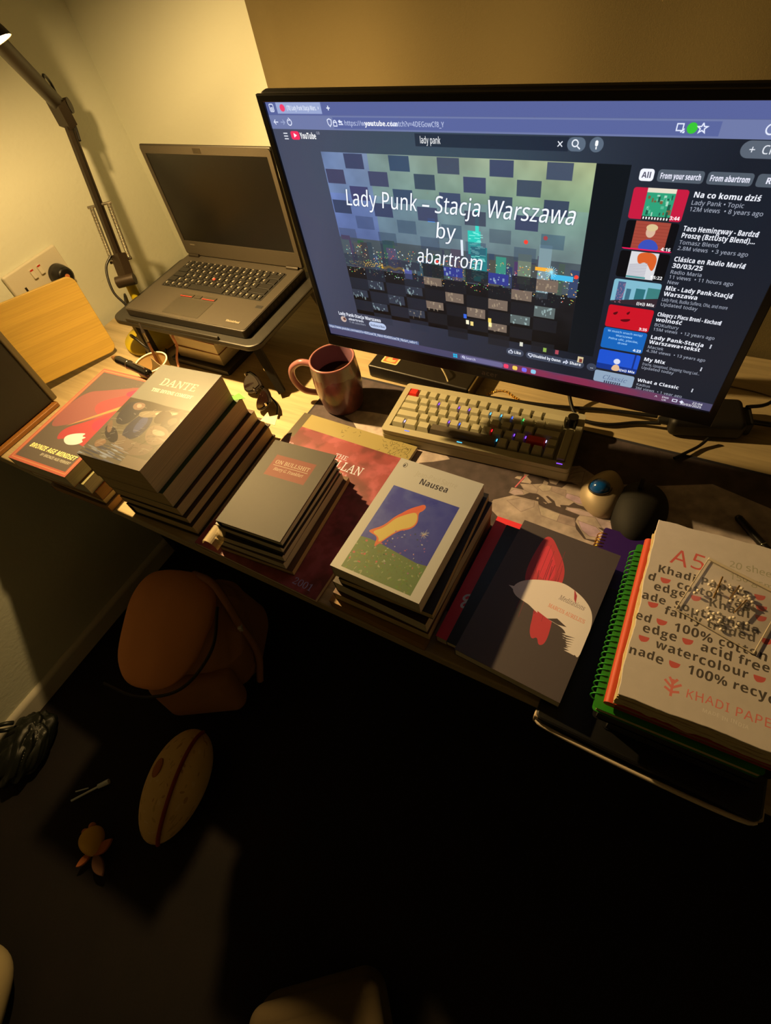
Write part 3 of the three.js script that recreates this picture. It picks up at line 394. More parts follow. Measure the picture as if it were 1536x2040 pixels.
  { const im = x.getImageData(vx, vy, vw, vh); const iw = im.width, ih = im.height; for (let j = 0; j < ih; j++) for (let i = 0; i < iw; i++) { const u = i / iw, v = j / ih, k = 4 * (j * iw + i), n = fbm(i * .012, j * .012, 3); let c;
      if (v < .46) { const q = v / .46; c = [118 + 22 * u + 40 * Math.max(0, .5 - q) * u * 2, 146 + 18 * u + 26 * (1 - q) * u, 156 - 12 * u]; if (u < .2) { c = [c[0] * .95, c[1] * .92, c[2] * 1.14]; } c = c.map(a => a * (.82 + .25 * n)); if (q > .45) c = c.map((a, t) => a * (1 - (q - .45) * .28) + (t === 2 ? 16 : 0)); }
      else if (v < .64) c = [62 + 30 * n, 72 + 32 * n, 78 + 36 * n]; else c = [44 * (1.2 - v) + 14 * n, 42 * (1.2 - v) + 14 * n, 46 * (1.2 - v) + 16 * n];
      im.data[k] = c[0]; im.data[k + 1] = c[1]; im.data[k + 2] = c[2]; } x.putImageData(im, vx, vy); }
  const bx = (u, v, w, h, c) => { x.fillStyle = c; x.fillRect(vx + u * vw, vy + v * vh, w * vw, h * vh); };
  for (let i = 0; i < 46; i++) { const u = rr(0, .97), h = rr(.02, .16); bx(u, .60 - h, rr(.014, .05), h + .05, `rgb(${50 + rr(0, 34)},${58 + rr(0, 34)},${66 + rr(0, 40)})`); }
  bx(.58, .345, .05, .13, '#2fc8b8'); bx(.61, .23, .014, .14, '#3fd8c8'); bx(.59, .43, .065, .18, '#2a7f86'); for (let i = 0; i < 44; i++) bx(.582 + rr(0, .05), .35 + i * .0062, rr(.008, .03), .003, '#9ffff0');
  bx(.85, .38, .045, .30, '#7f98a0'); bx(.84, .50, .065, .02, '#ffb23a'); for (let i = 0; i < 12; i++) bx(.855 + (i % 4) * .01, .53 + i * .016, .004, .012, '#e9f6ff'); bx(.775, .44, .05, .17, '#717f6e'); bx(.69, .47, .04, .16, '#3d8f7e'); bx(.60, .60, .03, .03, '#27d8d0');
  for (const [u, v] of [[.8, .375], [.868, .345], [.445, .545], [.99, .53]]) { x.fillStyle = '#ff4436'; x.beginPath(); x.arc(vx + u * vw, vy + v * vh, 9, 0, 7); x.fill(); }
  for (let i = 0; i < 620; i++) { const u = rnd(), v = .5 + rnd() * .19; bx(u, v, rr(.0015, .006), rr(.002, .006), ['#f6d27a', '#ffe9b8', '#8fe6c2', '#ffb046', '#d8f2ff', '#6fd86a', '#ff6a50'][Math.floor(rnd() * 7)]); }
  for (let i = 0; i < 60; i++) { bx(.18 + i * .0024, .615 + Math.sin(i * .3) * .006, .003, .016, i % 2 ? '#ffbe40' : '#7a5a20'); bx(.02 + i * .003, .60 + rr(0, .03), .004, .004, '#ffcf52'); }
  bx(.29, .57, .035, .11, '#525a9c'); bx(.9, .53, .08, .03, '#46b8e6'); bx(.55, .40, .01, .09, '#dfe8f4'); bx(.42, .30, .03, .02, '#58a0ff');
  for (let i = 0; i < 16; i++) { x.strokeStyle = '#9fe8ff'; x.lineWidth = 2; x.beginPath(); const a = i * .39; x.moveTo(vx + .90 * vw, vy + .52 * vh); x.lineTo(vx + .90 * vw + Math.cos(a) * 26, vy + .52 * vh + Math.sin(a) * 26); x.stroke(); }
  // checker cells
  const cols = 11, rows = 13, cw = vw / 10.6, ch = vh / 12.4;
  for (let r = 0; r < rows; r++) for (let c = 0; c < cols; c++) { const odd = (r + c) % 2 === 1, px = vx + c * cw + (odd ? 4 : 0), py = vy + r * ch + 2, w2 = cw * .86, h2 = ch * .9; if (px + w2 > vx + vw + 4) continue;
    if (r < 6 && odd) { x.fillStyle = `rgba(${48 + rr(0, 16)},${60 + rr(0, 14)},${86 + rr(0, 16)},${r < 4 ? .88 : .45})`; x.fillRect(px, py, w2, h2); }
    if (r >= 7 && r < 12 && !odd && rnd() < .72) { const k = rnd(); x.fillStyle = c < 4 ? 'rgb(52,58,72)' : k < .45 ? 'rgb(120,104,92)' : k < .8 ? 'rgb(92,104,104)' : 'rgb(52,60,140)'; x.fillRect(px, py, w2, h2 * rr(.7, 1)); for (let i = 0; i < 9; i++) { x.fillStyle = k < .45 ? 'rgba(190,170,140,.5)' : 'rgba(190,220,220,.55)'; x.fillRect(px + rr(0, w2 * .8), py + rr(0, h2 * .7), rr(3, 10), rr(2, 18)); } }
    if (r >= 7 && odd) { x.fillStyle = c < 4 ? 'rgba(44,50,66,.6)' : 'rgba(30,31,38,.8)'; x.fillRect(px - 4, py - 2, cw, ch); } }
  for (const [u, v, c] of [[.55, .86, '#3a68e0'], [.56, .9, '#f6efd0'], [.58, .905, '#f2d884'], [.66, .86, '#f0d060'], [.662, .89, '#fff0a8'], [.9, 1.0, '#8fb050'], [.95, 1.0, '#b04a58'], [.80, .99, '#d8d8c8']]) bx(u, v, .014, .03, c);
  const vt = (s, u, v, size, mw) => { x.save(); x.transform(1, 0, -.16, 1, vx + u * vw, vy + v * vh); x.fillStyle = '#f4f8ff'; x.font = `${size}px sans-serif`; x.textAlign = 'center'; x.textBaseline = 'middle'; x.shadowColor = 'rgba(20,30,60,.8)'; x.shadowBlur = 6; x.fillText(s, 0, 0, mw); x.restore(); };
  vt('Lady Punk – Stacja Warszawa', .515, .228, 96, 1045); vt('by', .49, .365, 92); vt('abartrom', .50, .52, 92, 330);
  // below the video
  T('Lady Pank-Stacja Warszawa', .047, .865, 30, '#f0f4ff', 'bold', 'left', 280); x.fillStyle = '#c8b0a4'; x.beginPath(); x.arc(X(.06), Y(.896), 19, 0, 7); x.fill(); x.fillStyle = '#6a4038'; x.beginPath(); x.arc(X(.063), Y(.894), 9, 0, 7); x.fill(); T('abartrom', .077, .889, 22, '#dfe4f0', 'bold'); T('11.4K subscribers', .077, .906, 18, '#a9b0c0', '', 'left', 110);
  x.fillStyle = '#b9c8e8'; x.beginPath(); x.roundRect(X(.143), Y(.879), 110, 42, 21); x.fill(); T('Subscribe', .17, .898, 20, '#56607a', 'bold', 'center');
  const pill = (u, v, w, s) => { x.fillStyle = '#3c4456'; x.beginPath(); x.roundRect(X(u), Y(v) - 21, w, 42, 21); x.fill(); T(s, u + .008, v, 24, '#eef2fa', 'bold', 'left', w - 30); };
  pill(.535, .898, 90, '     Like'); pill(.584, .898, 190, '     Disabled by Owner'); pill(.668, .898, 110, '     Share'); pill(.728, .898, 44, '...');
  const thumb = k => () => L_([-10, k * 9], [-10, k * -1], [-4, k * -1], [1, k * -11], [5, k * -9], [4, k * -2], [11, k * -2], [9, k * 9], [-10, k * 9]); ic(.546, .898, thumb(1)); ic(.595, .898, thumb(-1)); ic(.679, .898, () => { L_([-10, 9], [-8, -1], [4, -3], [4, -10], [12, 0], [4, 9], [4, 3], [-6, 4], [-10, 9]); }); x.fillStyle = '#d6c49a'; x.fillRect(X(.705), Y(.858), 26, 34); x.fillStyle = '#7a3a34'; x.fillRect(X(.709), Y(.868), 14, 20);
  x.fillStyle = '#56648c'; x.fillRect(0, Y(.943), X(.292), Y(.02)); T('https://www.youtube.com/watch?v=4DEGowCf8_Y&list=RD4DEGowCf8_Y&start_radio=1', .002, .953, 22, '#e8efff', '', 'left', 585);
  // suggestions
  const chip = (u, w, s, on) => { x.fillStyle = on ? '#f2f4ff' : '#525c68'; x.beginPath(); x.roundRect(X(u), Y(.165), w, 38, 10); x.fill(); T(s, u + w / W / 2, .182, 25, on ? '#445' : '#eef', 'bold', 'center', w - 16); };
  chip(.752, 46, 'All', true); chip(.780, 140, 'From your search'); chip(.853, 130, 'From abartrom'); chip(.921, 80, 'Re');
  const th = [[.215, ['Na co komu dziś'], ['Lady Pank • Topic', '12M views  • 8 years ago'], '3:44'], [.311, ['Taco Hemingway - Bardzo', 'Proszę (BztUsty Blend)…'], ['Tomasz Blend', '2.8M views  • 3 years ago'], '4:16'], [.408, ['Clásica en Radio María', '30/03/25'], ['Radio Maria', '11 views  • 11 hours ago', 'New'], '55:22'], [.508, ['Mix - Lady Pank-Stacja', 'Warszawa'], ['Lady Pank, Budka Suflera, Oha, and more', 'Updated today'], '((o)) Mix'], [.608, ['Chłopcy z Placu Broni - Kocham', 'wolność'], ['BOKultury', '15M views  • 12 years ago'], '3:35'], [.703, ['Lady Pank-Stacja', 'Warszawa+tekst'], ['Maciek', '4.3M views  • 13 years ago'], '4:23'], [.803, ['My Mix'], ['Eracha, Upsaptood, Shopping Young Lad…', 'Updated today'], '((o)) Mix'], [.905, ['What a Classic'], ['Kadius', '3M views  • 1 year ago'], '']];
  th.forEach(([v, t1, t2, dur], i) => { const X0 = X(.748), Y0 = Y(v), w = X(.086), h = i === 7 ? Y(.058) : Y(.092);
    x.save(); x.beginPath(); x.roundRect(X0, Y0, w, h, 10); x.clip();
    const R_ = (a, b, c, d, f) => { x.fillStyle = f; x.fillRect(X0 + a * w, Y0 + b * h, c * w, d * h); };
    if (i === 0) { R_(0, 0, 1, 1, '#c41c40'); R_(.26, 0, .52, 1, '#2f9f78'); R_(.26, 0, .52, .14, '#e6dcc8'); for (let k = 0; k < 30; k++) R_(rr(.27, .74), rr(.15, .8), rr(.02, .06), rr(.05, .2), ['#59b894', '#1f5a48', '#7a5a3a', '#a8d8c0'][k % 4]); R_(.26, .88, .52, .12, '#111'); for (let k = 0; k < 9; k++) R_(.28 + k * .055, .9, .03, .08, '#eee'); }
    if (i === 1) { R_(0, 0, 1, 1, '#0c0d12'); R_(.18, 0, .66, 1, '#a4483a'); for (let k = 0; k < 9; k++) R_(.18, k * .11, .66, .012, '#8c382e'); smooth(x, [[X0 + .3 * w, Y0 + h], [X0 + .36 * w, Y0 + .68 * h], [X0 + .5 * w, Y0 + .58 * h], [X0 + .66 * w, Y0 + .66 * h], [X0 + .76 * w, Y0 + h]], '#3a50b8'); x.fillStyle = '#d8b49a'; x.beginPath(); x.ellipse(X0 + .5 * w, Y0 + .34 * h, w * .09, h * .2, 0, 0, 7); x.fill(); x.fillStyle = '#d8c090'; x.beginPath(); x.ellipse(X0 + .51 * w, Y0 + .2 * h, w * .11, h * .12, 0, 0, 7); x.fill(); R_(0, .95, 1, .05, '#f01858'); }
    if (i === 2) { R_(0, 0, 1, 1, '#0b0c10'); R_(.22, 0, .56, 1, '#d8d8dc'); smooth(x, [[X0 + .34 * w, Y0], [X0 + .4 * w, Y0 + .5 * h], [X0 + .56 * w, Y0 + .3 * h], [X0 + .74 * w, Y0 + .8 * h], [X0 + .78 * w, Y0]], '#d8602a'); x.strokeStyle = '#99a'; for (let k = 0; k < 10; k++) { x.beginPath(); x.moveTo(X0 + .24 * w, Y0 + (.5 + k * .05) * h); x.lineTo(X0 + .6 * w, Y0 + (.4 + k * .06) * h); x.stroke(); } R_(.22, .92, .4, .06, '#3f8f90'); }
    if (i === 3) { R_(0, 0, 1, 1, '#7fb8cc'); R_(.1, .1, .16, .9, '#4a5d86'); R_(.3, .35, .1, .5, '#3c6a80'); R_(.5, .3, .2, .5, '#2f6f78'); R_(.74, .22, .26, .5, '#3c7d7c'); poly(x, [[X0, Y0 + h], [X0, Y0 + .92 * h], [X0 + w, Y0 + .6 * h], [X0 + w, Y0 + h]], '#33262e'); for (let k = 0; k < 40; k++) R_(rr(.1, .26), rr(.15, .95), .015, .03, '#c07a90'); }
    if (i === 4) { R_(0, 0, 1, 1, '#c81426'); for (const [a, b, s] of [[.12, .3, .12], [.3, .55, .26], [.42, .22, .08]]) smooth(x, [[X0 + a * w, Y0 + (b + .06) * h], [X0 + (a + s * .5) * w, Y0 + b * h], [X0 + (a + s) * w, Y0 + (b - .04) * h], [X0 + (a + s * .8) * w, Y0 + (b + .1) * h], [X0 + (a + s * .3) * w, Y0 + (b + .14) * h]], '#5a0812'); }
    if (i === 5) { R_(0, 0, 1, 1, '#1463b8'); ['W moich snach wciąż', 'Warszawa', 'Pełna ulic, placów,', 'drzew'].forEach((s, k) => txt(x, s, X0 + w / 2, Y0 + h * (.14 + k * .17), 15, '#b8dcff', 'sans-serif', '', 'center')); }
    if (i === 6) { R_(0, 0, 1, 1, '#1c52cc'); R_(0, .72, 1, .28, '#10348c'); R_(.86, 0, .04, 1, '#0f2f80'); x.fillStyle = '#d8dcf0'; x.beginPath(); x.ellipse(X0 + .48 * w, Y0 + .5 * h, w * .08, h * .14, 0, 0, 7); x.fill(); smooth(x, [[X0 + .36 * w, Y0 + h], [X0 + .42 * w, Y0 + .66 * h], [X0 + .56 * w, Y0 + .66 * h], [X0 + .6 * w, Y0 + h]], '#e0b890'); }
    if (i === 7) { R_(0, 0, 1, 1, '#8ea4bc'); txt(x, 'Classic', X0 + w * .52, Y0 + h * .5, 34, '#5a6f92', 'serif', 'italic', 'center'); for (let k = 0; k < 8; k++) R_(.28 + k * .055, .8, .03, .2, '#30384a'); }
    x.restore(); if (dur) { T(dur, .831, v + .082, 17, '#fff', 'bold', 'right'); }
    t1.forEach((s, k) => T(s, .841, v + .012 + k * .021, 25, '#f4f6ff', 'bold', 'left', 230)); t2.forEach((s, k) => T(s, .841, v + .012 + t1.length * .021 + k * .018, 20, '#aeb4c4', '', 'left', 230)); if (i) for (let k = 0; k < 3; k++) { x.fillStyle = '#dfe3ee'; x.beginPath(); x.arc(X(.952), Y(v + .006 + k * .006), 3, 0, 7); x.fill(); } });
  // task bar
  x.fillStyle = '#4a4766'; x.fillRect(0, Y(.963), W, Y(.037)); for (let i = 0; i < 40; i++) { x.fillStyle = `rgba(${110 + rr(0, 60)},40,70,.10)`; x.beginPath(); x.ellipse(X(rr(.55, .9)), Y(.985), rr(60, 200), 26, 0, 0, 7); x.fill(); }
  x.fillStyle = '#28b8e8'; for (const [a, b] of [[0, 0], [13, 0], [0, 13], [13, 13]]) x.fillRect(X(.391) + a, Y(.971) + b, 11, 11); x.fillStyle = '#6a6690'; x.beginPath(); x.roundRect(X(.411), Y(.969), 240, 30, 15); x.fill(); T('Search', .426, .982, 19, '#d8daf0'); ic(.420, .981, () => { x.arc(0, -2, 6, 0, 7); L_([4, 3], [9, 9]); });
  [['#f04068', .536], ['#f0cc58', .559], ['#7a6cf0', .583], ['#8cc8e8', .606]].forEach(([c, u]) => { x.fillStyle = c; x.beginPath(); x.roundRect(X(u) - 13, Y(.982) - 13, 26, 26, 8); x.fill(); }); T('^', .885, .982, 22); T('ENG', .9, .976, 15); T('UK', .901, .989, 15); ic(.927, .982, () => x.rect(-9, -7, 18, 13)); ic(.941, .982, () => { x.arc(0, 0, 5, 0, 7); L_([-9, 0], [9, 0]); L_([0, -9], [0, 9]); }); T('22:04', .982, .976, 17, '#fff', '', 'right'); T('30/03/2025', .982, .99, 17, '#fff', '', 'right'); });
{ const W = .5271, Hs = .2962, m = thing('monitor', 'wide black computer monitor showing a video page, standing over the keyboard', 'monitor', [-.1089 + W / 2, .2101 + D, -.3306]); m.rotation.x = .0175;
  part('back_shell', new RoundedBoxGeometry(W + .016, Hs + .028, .016, 4, .006), blackPlastic, m, [0, Hs / 2 - .006, -.0105]);
  { const s = new THREE.Shape(); const o = .008; s.moveTo(-W / 2 - o, -.020); s.lineTo(W / 2 + o, -.020); s.lineTo(W / 2 + o, Hs + .007); s.lineTo(-W / 2 - o, Hs + .007); s.closePath(); const h = new THREE.Path(); h.moveTo(-W / 2, 0); h.lineTo(-W / 2, Hs); h.lineTo(W / 2, Hs); h.lineTo(W / 2, 0); h.closePath(); s.holes.push(h);
    part('bezel', new THREE.ExtrudeGeometry(s, { depth: .003, bevelEnabled: true, bevelSize: .0008, bevelThickness: .0008, bevelOffset: -.0008, bevelSegments: 2 }), std(0x100e0e, .3), m, [0, 0, -.0028]); }
  part('back_bulge', new RoundedBoxGeometry(W - .004, Hs + .002, .044, 6, .02), blackPlastic, m, [0, Hs / 2 - .006, -.034]);
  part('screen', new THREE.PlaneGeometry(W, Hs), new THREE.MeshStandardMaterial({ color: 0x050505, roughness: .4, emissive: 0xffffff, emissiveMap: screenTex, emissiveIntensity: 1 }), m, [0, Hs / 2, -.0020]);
  const lt = canvas(128, 40, (x) => { x.fillStyle = '#0d0c0c'; x.fillRect(0, 0, 128, 40); txt(x, 'acer', 64, 18, 40, '#6b625c', 'sans-serif', 'bold', 'center'); });
  part('maker_mark', new THREE.PlaneGeometry(.036, .011), std(0xffffff, .4, 0, { map: lt }), m, [-.003, -.0115, .0012]);
  part('arm', tube([[0, .12, -.05], [0, .10, -.12], [0, .02, -.20], [0, -.2, -.24]], .016, 30, 14), softBlack, m, null, [-.0175, 0, 0]);
  part('clamp', new RoundedBoxGeometry(.09, .014, .07, 3, .004), softBlack, m, [0, -.2021, -.265], [-.0175, 0, 0]);
  const g = new THREE.RectAreaLight(new THREE.Color().setRGB(.55, .68, 1), .1, W, Hs); g.position.set(-.1089 + W / 2, .2101 + D + Hs / 2, -.3306 + .006); g.lookAt(g.position.x, g.position.y - .02, 3); scene.add(g); }

// ───────── keyboard ─────────
{ const k = thing('keyboard', 'compact beige mechanical keyboard with red escape key and black knob', 'keyboard', [.1106, D + .0024, -.3969], .0702);
  const beige = std(0xaaa58c, .55), key = std(0xb4b096, .5), dark = std(0x564e44, .55), red = std(0xd02a24, .5), W = .3256, Dp = .1272;
  { const g = plate(roundRect(W, Dp, .006), .021, W, Dp, .002); part('case', g, beige, k); }
  { const s = roundRect(W - .001, Dp - .001, .006), h = new THREE.Path(), a = -.1515, b = .1525, c = -.0495, d = .0500; h.moveTo(a, c); h.lineTo(a, d); h.lineTo(b, d); h.lineTo(b, c); h.closePath(); s.holes.push(h); part('rim', plate(s, .0085, W, Dp), beige, k, [0, .0212, 0]); }
  const U = .019, cache = {}; const cap = u => cache[u] || (cache[u] = (() => { const w = u * U - .0012, g = new THREE.BoxGeometry(w, .0095, U - .0012, 1, 1, 1), p = g.attributes.position; for (let i = 0; i < p.count; i++) if (p.getY(i) > 0) { p.setX(i, p.getX(i) - Math.sign(p.getX(i)) * .0024); p.setZ(i, p.getZ(i) * .70 - .0012); } g.computeVertexNormals(); return g; })());
  const rows = [[1, 1, 1, 1, 1, 1, 1, 1, 1, 1, 1, 1, 1, 2], [1.5, 1, 1, 1, 1, 1, 1, 1, 1, 1, 1, 1, 1, 1.5], [1.75, 1, 1, 1, 1, 1, 1, 1, 1, 1, 1, 1, 2.25], [2.25, 1, 1, 1, 1, 1, 1, 1, 1, 1, 1, 1.75, 1], [1.25, 1.25, 1.25, 6.25, 1, 1, 1, 1, 1]];
  rows.forEach((r, j) => { let x0 = -.1505; r.forEach((u, i) => { const x = x0 + u * U / 2; x0 += u * U; const m = j === 0 && i === 0 ? red : j === 3 && i === 11 ? red : j === 4 && i === 3 ? dark : key; part('key', cap(u), m, k, [x, .0285, -.0395 + j * U], null, m === red ? (j ? 'dark red shift key' : 'bright red escape key') : m === dark ? 'long brown space bar' : undefined); }); });
  part('side_bar', new RoundedBoxGeometry(.013, .012, .068, 2, .002), beige, k, [.1455, .0272, .013]);
  part('knob', cyl(.0085, .0092, .016, 32), std(0x0e0d0d, .25), k, [.1445, .034, -.0405], null, 'black volume knob');
  const leds = [[-.0902, -.0255, 'p'], [-.0493, -.0259, 'p'], [-.0314, -.0271, 'p'], [.0087, -.0267, 'c'], [.0271, -.0264, 'c'], [.0464, -.0262, 'b'], [.0663, -.0269, 'g'], [-.0541, .0157, 'p'], [-.0342, .0149, 'b'], [.0232, .015, 'r'], [.038, .037, 'c'], [.062, .0151, 'p'], [.0815, .0152, 'p'], [-.1298, .0348, 'w'], [.1153, .0175, 'w']];
  const col = { p: 0x8a4cff, c: 0x58c8ff, b: 0x3d6cff, g: 0x38e070, r: 0xff2030, w: 0xcfc4ff }, cm = {}; for (const q in col) cm[q] = new THREE.MeshStandardMaterial({ color: 0x111111, emissive: col[q], emissiveIntensity: 1.5 });
  const snapX = j => { const xs = []; let x0 = -.1505; rows[j].forEach(u => { x0 += u * U; xs.push(x0); }); return xs; };
  for (const [x, z, q] of leds) { const j = Math.max(0, Math.min(4, Math.round((z + .0395) / U))); const xs = snapX(j); const nx = xs.reduce((a, b) => Math.abs(b - x) < Math.abs(a - x) ? b : a); part('led', new THREE.BoxGeometry(.0016, .0012, .005), cm[q], k, [Math.min(nx, .150), .0325, -.0395 + j * U - .001]); }
  for (const [x, q] of [[-.0189, 'c'], [-.1152, 'b'], [.1458, 'p']]) part('led', new THREE.BoxGeometry(.009, .0008, .0014), cm[q], k, [x, .0298, .0545]);
  solo('keyboard_cable', tube([[.018, .012, -.470], [.010, .03, -.482], [-.006, .050, -.490], [-.022, .054, -.500], [-.036, .040, -.520], [-.04, .0335, -.545]].map(q => [q[0], q[1] + D, q[2]]), .0019, 50), std(0xd8cba4, .5), 'pale cable curling up behind the top left of the keyboard', 'cable'); }

// black flat box with a sticker beneath the monitor's left side
{ const b = thing('box', 'flat black device box with a small square sticker under the monitor', 'box', [-.052, D + .0002, -.517], -.02);
  part('case', new RoundedBoxGeometry(.218, .028, .090, 3, .004), std(0x16120e, .4), b, [0, .014, 0]);
  part('end_strip', new RoundedBoxGeometry(.004, .026, .088, 2, .001), std(0x6a5a38, .35, .4), b, [.1105, .0135, 0], null, 'paler end strip');
  const st = canvas(128, 128, (x) => { x.fillStyle = '#d8c690'; x.fillRect(0, 0, 128, 128); x.fillStyle = '#c07048'; x.fillRect(12, 12, 104, 104); smooth(x, [[20, 100], [40, 40], [80, 30], [110, 90], [70, 110]], '#d8b070'); smooth(x, [[60, 60], [90, 20], [110, 60], [80, 80]], '#b04a3a'); });
  part('sticker', plate(roundRect(.036, .03, .003), .0006, .036, .03), std(0xffffff, .5, 0, { map: st }), b, [-.070, .0281, .012], [0, .0, 0], 'square printed sticker'); }

// ───────── mug ─────────
{ const mt = canvas(1024, 512, (x, W, Hh) => { const im = x.createImageData(W, Hh), a = own(136, 62, 34, 1.3), b = own(84, 36, 20, 1.3), c = own(140, 104, 56, 1.3); for (let j = 0; j < Hh; j++) for (let i = 0; i < W; i++) { const v = j / Hh, n = fbm(i * .02, j * .012, 4), s = fbm(i * .13, j * .13, 2), k = 4 * (j * W + i); const edge = .17 + .12 * (fbm(i * .012, 3, 3) - .4); let q = v < edge ? 1 : 0; const r_ = Math.max(0, Math.min(1, (n - .3) * 2.6)); for (let ch = 0; ch < 3; ch++) { let e = a[ch] * r_ + b[ch] * (1 - r_); e = q ? c[ch] * .8 + e * .2 : e; if (s > .62) e *= .7; im.data[k + ch] = enc(e); } im.data[k + 3] = 255; } x.putImageData(im, 0, 0); });
  const glaze = new THREE.MeshPhysicalMaterial({ color: 0xffffff, map: mt, roughness: .3, clearcoat: .6, clearcoatRoughness: .15 }), rim = new THREE.MeshPhysicalMaterial({ color: ownC(178, 96, 60, 1.3), roughness: .28, clearcoat: .6 });
  const m = thing('mug', 'chunky red-brown glazed pottery mug at the left end of the keyboard', 'mug', [-.170, D + .0024, -.386], 0);
  const prof = [[0, .002], [.032, .002], [.0365, 0], [.039, .004], [.0415, .02], [.0445, .045], [.045, .065], [.0435, .09], [.0425, .106]];
  part('body', lathe(prof, 64), glaze, m);
  part('inside', lathe([[.0385, .1062], [.0388, .09], [.0395, .05], [.036, .012], [.02, .007], [0, .006]], 64), new THREE.MeshPhysicalMaterial({ color: ownC(120, 70, 50, .7), roughness: .25, side: THREE.DoubleSide }), m);
  part('rim', new THREE.TorusGeometry(.0405, .0022, 12, 64).rotateX(Math.PI / 2), rim, m, [0, .1062, 0]);
  const hx = -.97, hz = .24; part('handle', tube([[hx * .042, .092, hz * .042], [hx * .066, .094, hz * .066], [hx * .088, .078, hz * .088], [hx * .092, .052, hz * .092], [hx * .078, .028, hz * .078], [hx * .040, .022, hz * .040]], .0062, 40, 12), rim, m);
  part('coffee', new THREE.CircleGeometry(.0386, 48).rotateX(-Math.PI / 2), std(0x160b06, .1), m, [0, .070, 0]); }

// ───────── trackball ─────────
{ const t = thing('trackball_mouse', 'silver and black thumb trackball with a blue ball on the map mat', 'trackball', [.366, D + .0024, -.318], 0);
  const blob = (rx, ry, rz, f) => { const g = new THREE.SphereGeometry(1, 48, 32), p = g.attributes.position; for (let i = 0; i < p.count; i++) { let [x, y, z] = [p.getX(i), p.getY(i), p.getZ(i)]; y = Math.max(y, 0); const q = f(x, y, z); p.setXYZ(i, q[0] * rx, q[1] * ry, q[2] * rz); } g.computeVertexNormals(); return g; };
  part('palm_body', blob(.038, .036, .062, (x, y, z) => [x * (1 - .14 * z) + .10, y * (1 - .22 * Math.max(0, -z)), z]), std(0x030303, .75), t, [.020, 0, -.004]);
  part('thumb_shell', blob(.033, .027, .046, (x, y, z) => [x * (1 - .30 * Math.max(0, -z)) + .18 * z * z * (z > 0 ? 1 : .4), y, z]), new THREE.MeshPhysicalMaterial({ color: 0xa89a84, roughness: .5, metalness: .25, clearcoat: .05 }), t, [-.032, 0, -.024]);
  part('ball', new THREE.SphereGeometry(.0155, 48, 32), new THREE.MeshPhysicalMaterial({ color: 0x0f4f9c, roughness: .16, clearcoat: 1, clearcoatRoughness: .06 }), t, [-.0380, .0195, -.0175], null, 'shiny blue ball');
  part('socket_ring', new THREE.TorusGeometry(.0160, .0013, 10, 40).rotateX(Math.PI / 2 - .1).rotateZ(.15), std(0x2a221a, .4), t, [-.0380, .0225, -.0175]);
  part('wheel', cyl(.009, .009, .006, 24).rotateZ(Math.PI / 2), softBlack, t, [.014, .034, -.036]); }

// pen on the mat near the paper pad
function pen(name, label, a, b, r, bodyM, tipM, clip) { const A = V(...a), B = V(...b), L = A.distanceTo(B); const g = thing(name, label, 'pen', [(a[0] + b[0]) / 2, (a[1] + b[1]) / 2 + D, (a[2] + b[2]) / 2]); g.quaternion.setFromUnitVectors(V(0, 1, 0), B.clone().sub(A).normalize());
  part('barrel', lathe([[0, -L / 2], [r * .7, -L / 2], [r, -L / 2 + .004], [r, L * .30], [r * .8, L * .36], [0, L * .36]], 24), bodyM, g); part('tip', lathe([[r * .8, L * .36], [r * .55, L * .44], [r * .2, L / 2], [0, L / 2]], 20), tipM, g);
  part('ring', new THREE.TorusGeometry(r * 1.02, r * .12, 8, 24).rotateX(Math.PI / 2), chrome, g, [0, L * .02, 0]); if (clip) part('clip', new RoundedBoxGeometry(r * .5, L * .3, r * .3, 2, r * .1), chrome, g, [r * 1.15, -L * .28, 0]); return g; }
pen('pen', 'dark pen with two bright metal rings lying on the mat behind the paper pad', [.512, .0078, -.366], [.582, .0078, -.294], .0052, std(0x141210, .3), chrome, true);
pen('pen', 'fat glossy black pen with a thin tip lying on the orange-bordered book', [-.487, .1145, -.231], [-.612, .1140, -.2465], .0084, std(0x100e0d, .12), std(0x6e4a34, .3, .3), true);

// ───────── cables and power brick on the right ─────────
const cab = (label, pts, r, group) => solo('cable', tube(pts.map(q => [q[0], q[1] + D, q[2]]), r, 70, 8), blackPlastic, label, 'cable', null, 0, group);
{ const b = thing('power_brick', 'black power adapter lying among cables under the right end of the monitor', 'power adapter', [.438, D + .0004, -.541], .25);
  part('case', new RoundedBoxGeometry(.108, .034, .066, 4, .010), std(0x100d0b, .55), b, [0, .017, 0]); part('cable_boot', cyl(.006, .008, .016), softBlack, b, [-.060, .015, .01], [0, 0, Math.PI / 2]); part('socket_end', new RoundedBoxGeometry(.016, .026, .04, 3, .004), softBlack, b, [.058, .014, 0]);
  cab('black cable running along the back of the keyboard to the power adapter', [[-.03, .006, -.497], [.03, .006, -.478], [.1, .006, -.4875], [.2, .006, -.5], [.29, .006, -.520], [.372, .012, -.526]], .0034);
  cab('black cable looping down from the monitor and curving to the power adapter', [[.205, .11, -.56], [.222, .03, -.525], [.252, .005, -.490], [.298, .005, -.487], [.345, .006, -.507], [.380, .012, -.512]], .0032);
  cab('short black cable from the power adapter onto the back edge of the mat', [[.452, .012, -.502], [.443, .006, -.487], [.428, .0062, -.466], [.414, .0060, -.448]], .0026);
  cab('thick black cable leaving the power adapter to the right', [[.500, .016, -.555], [.53, .008, -.567], [.575, .006, -.575], [.66, .006, -.57]], .0044);
  cab('black cable coiled in a loop right of the monitor', [[.49, .03, -.57], [.52, .02, -.60], [.545, .03, -.645], [.585, .07, -.642], [.60, .05, -.605], [.565, .01, -.59], [.53, .006, -.605]], .003); }
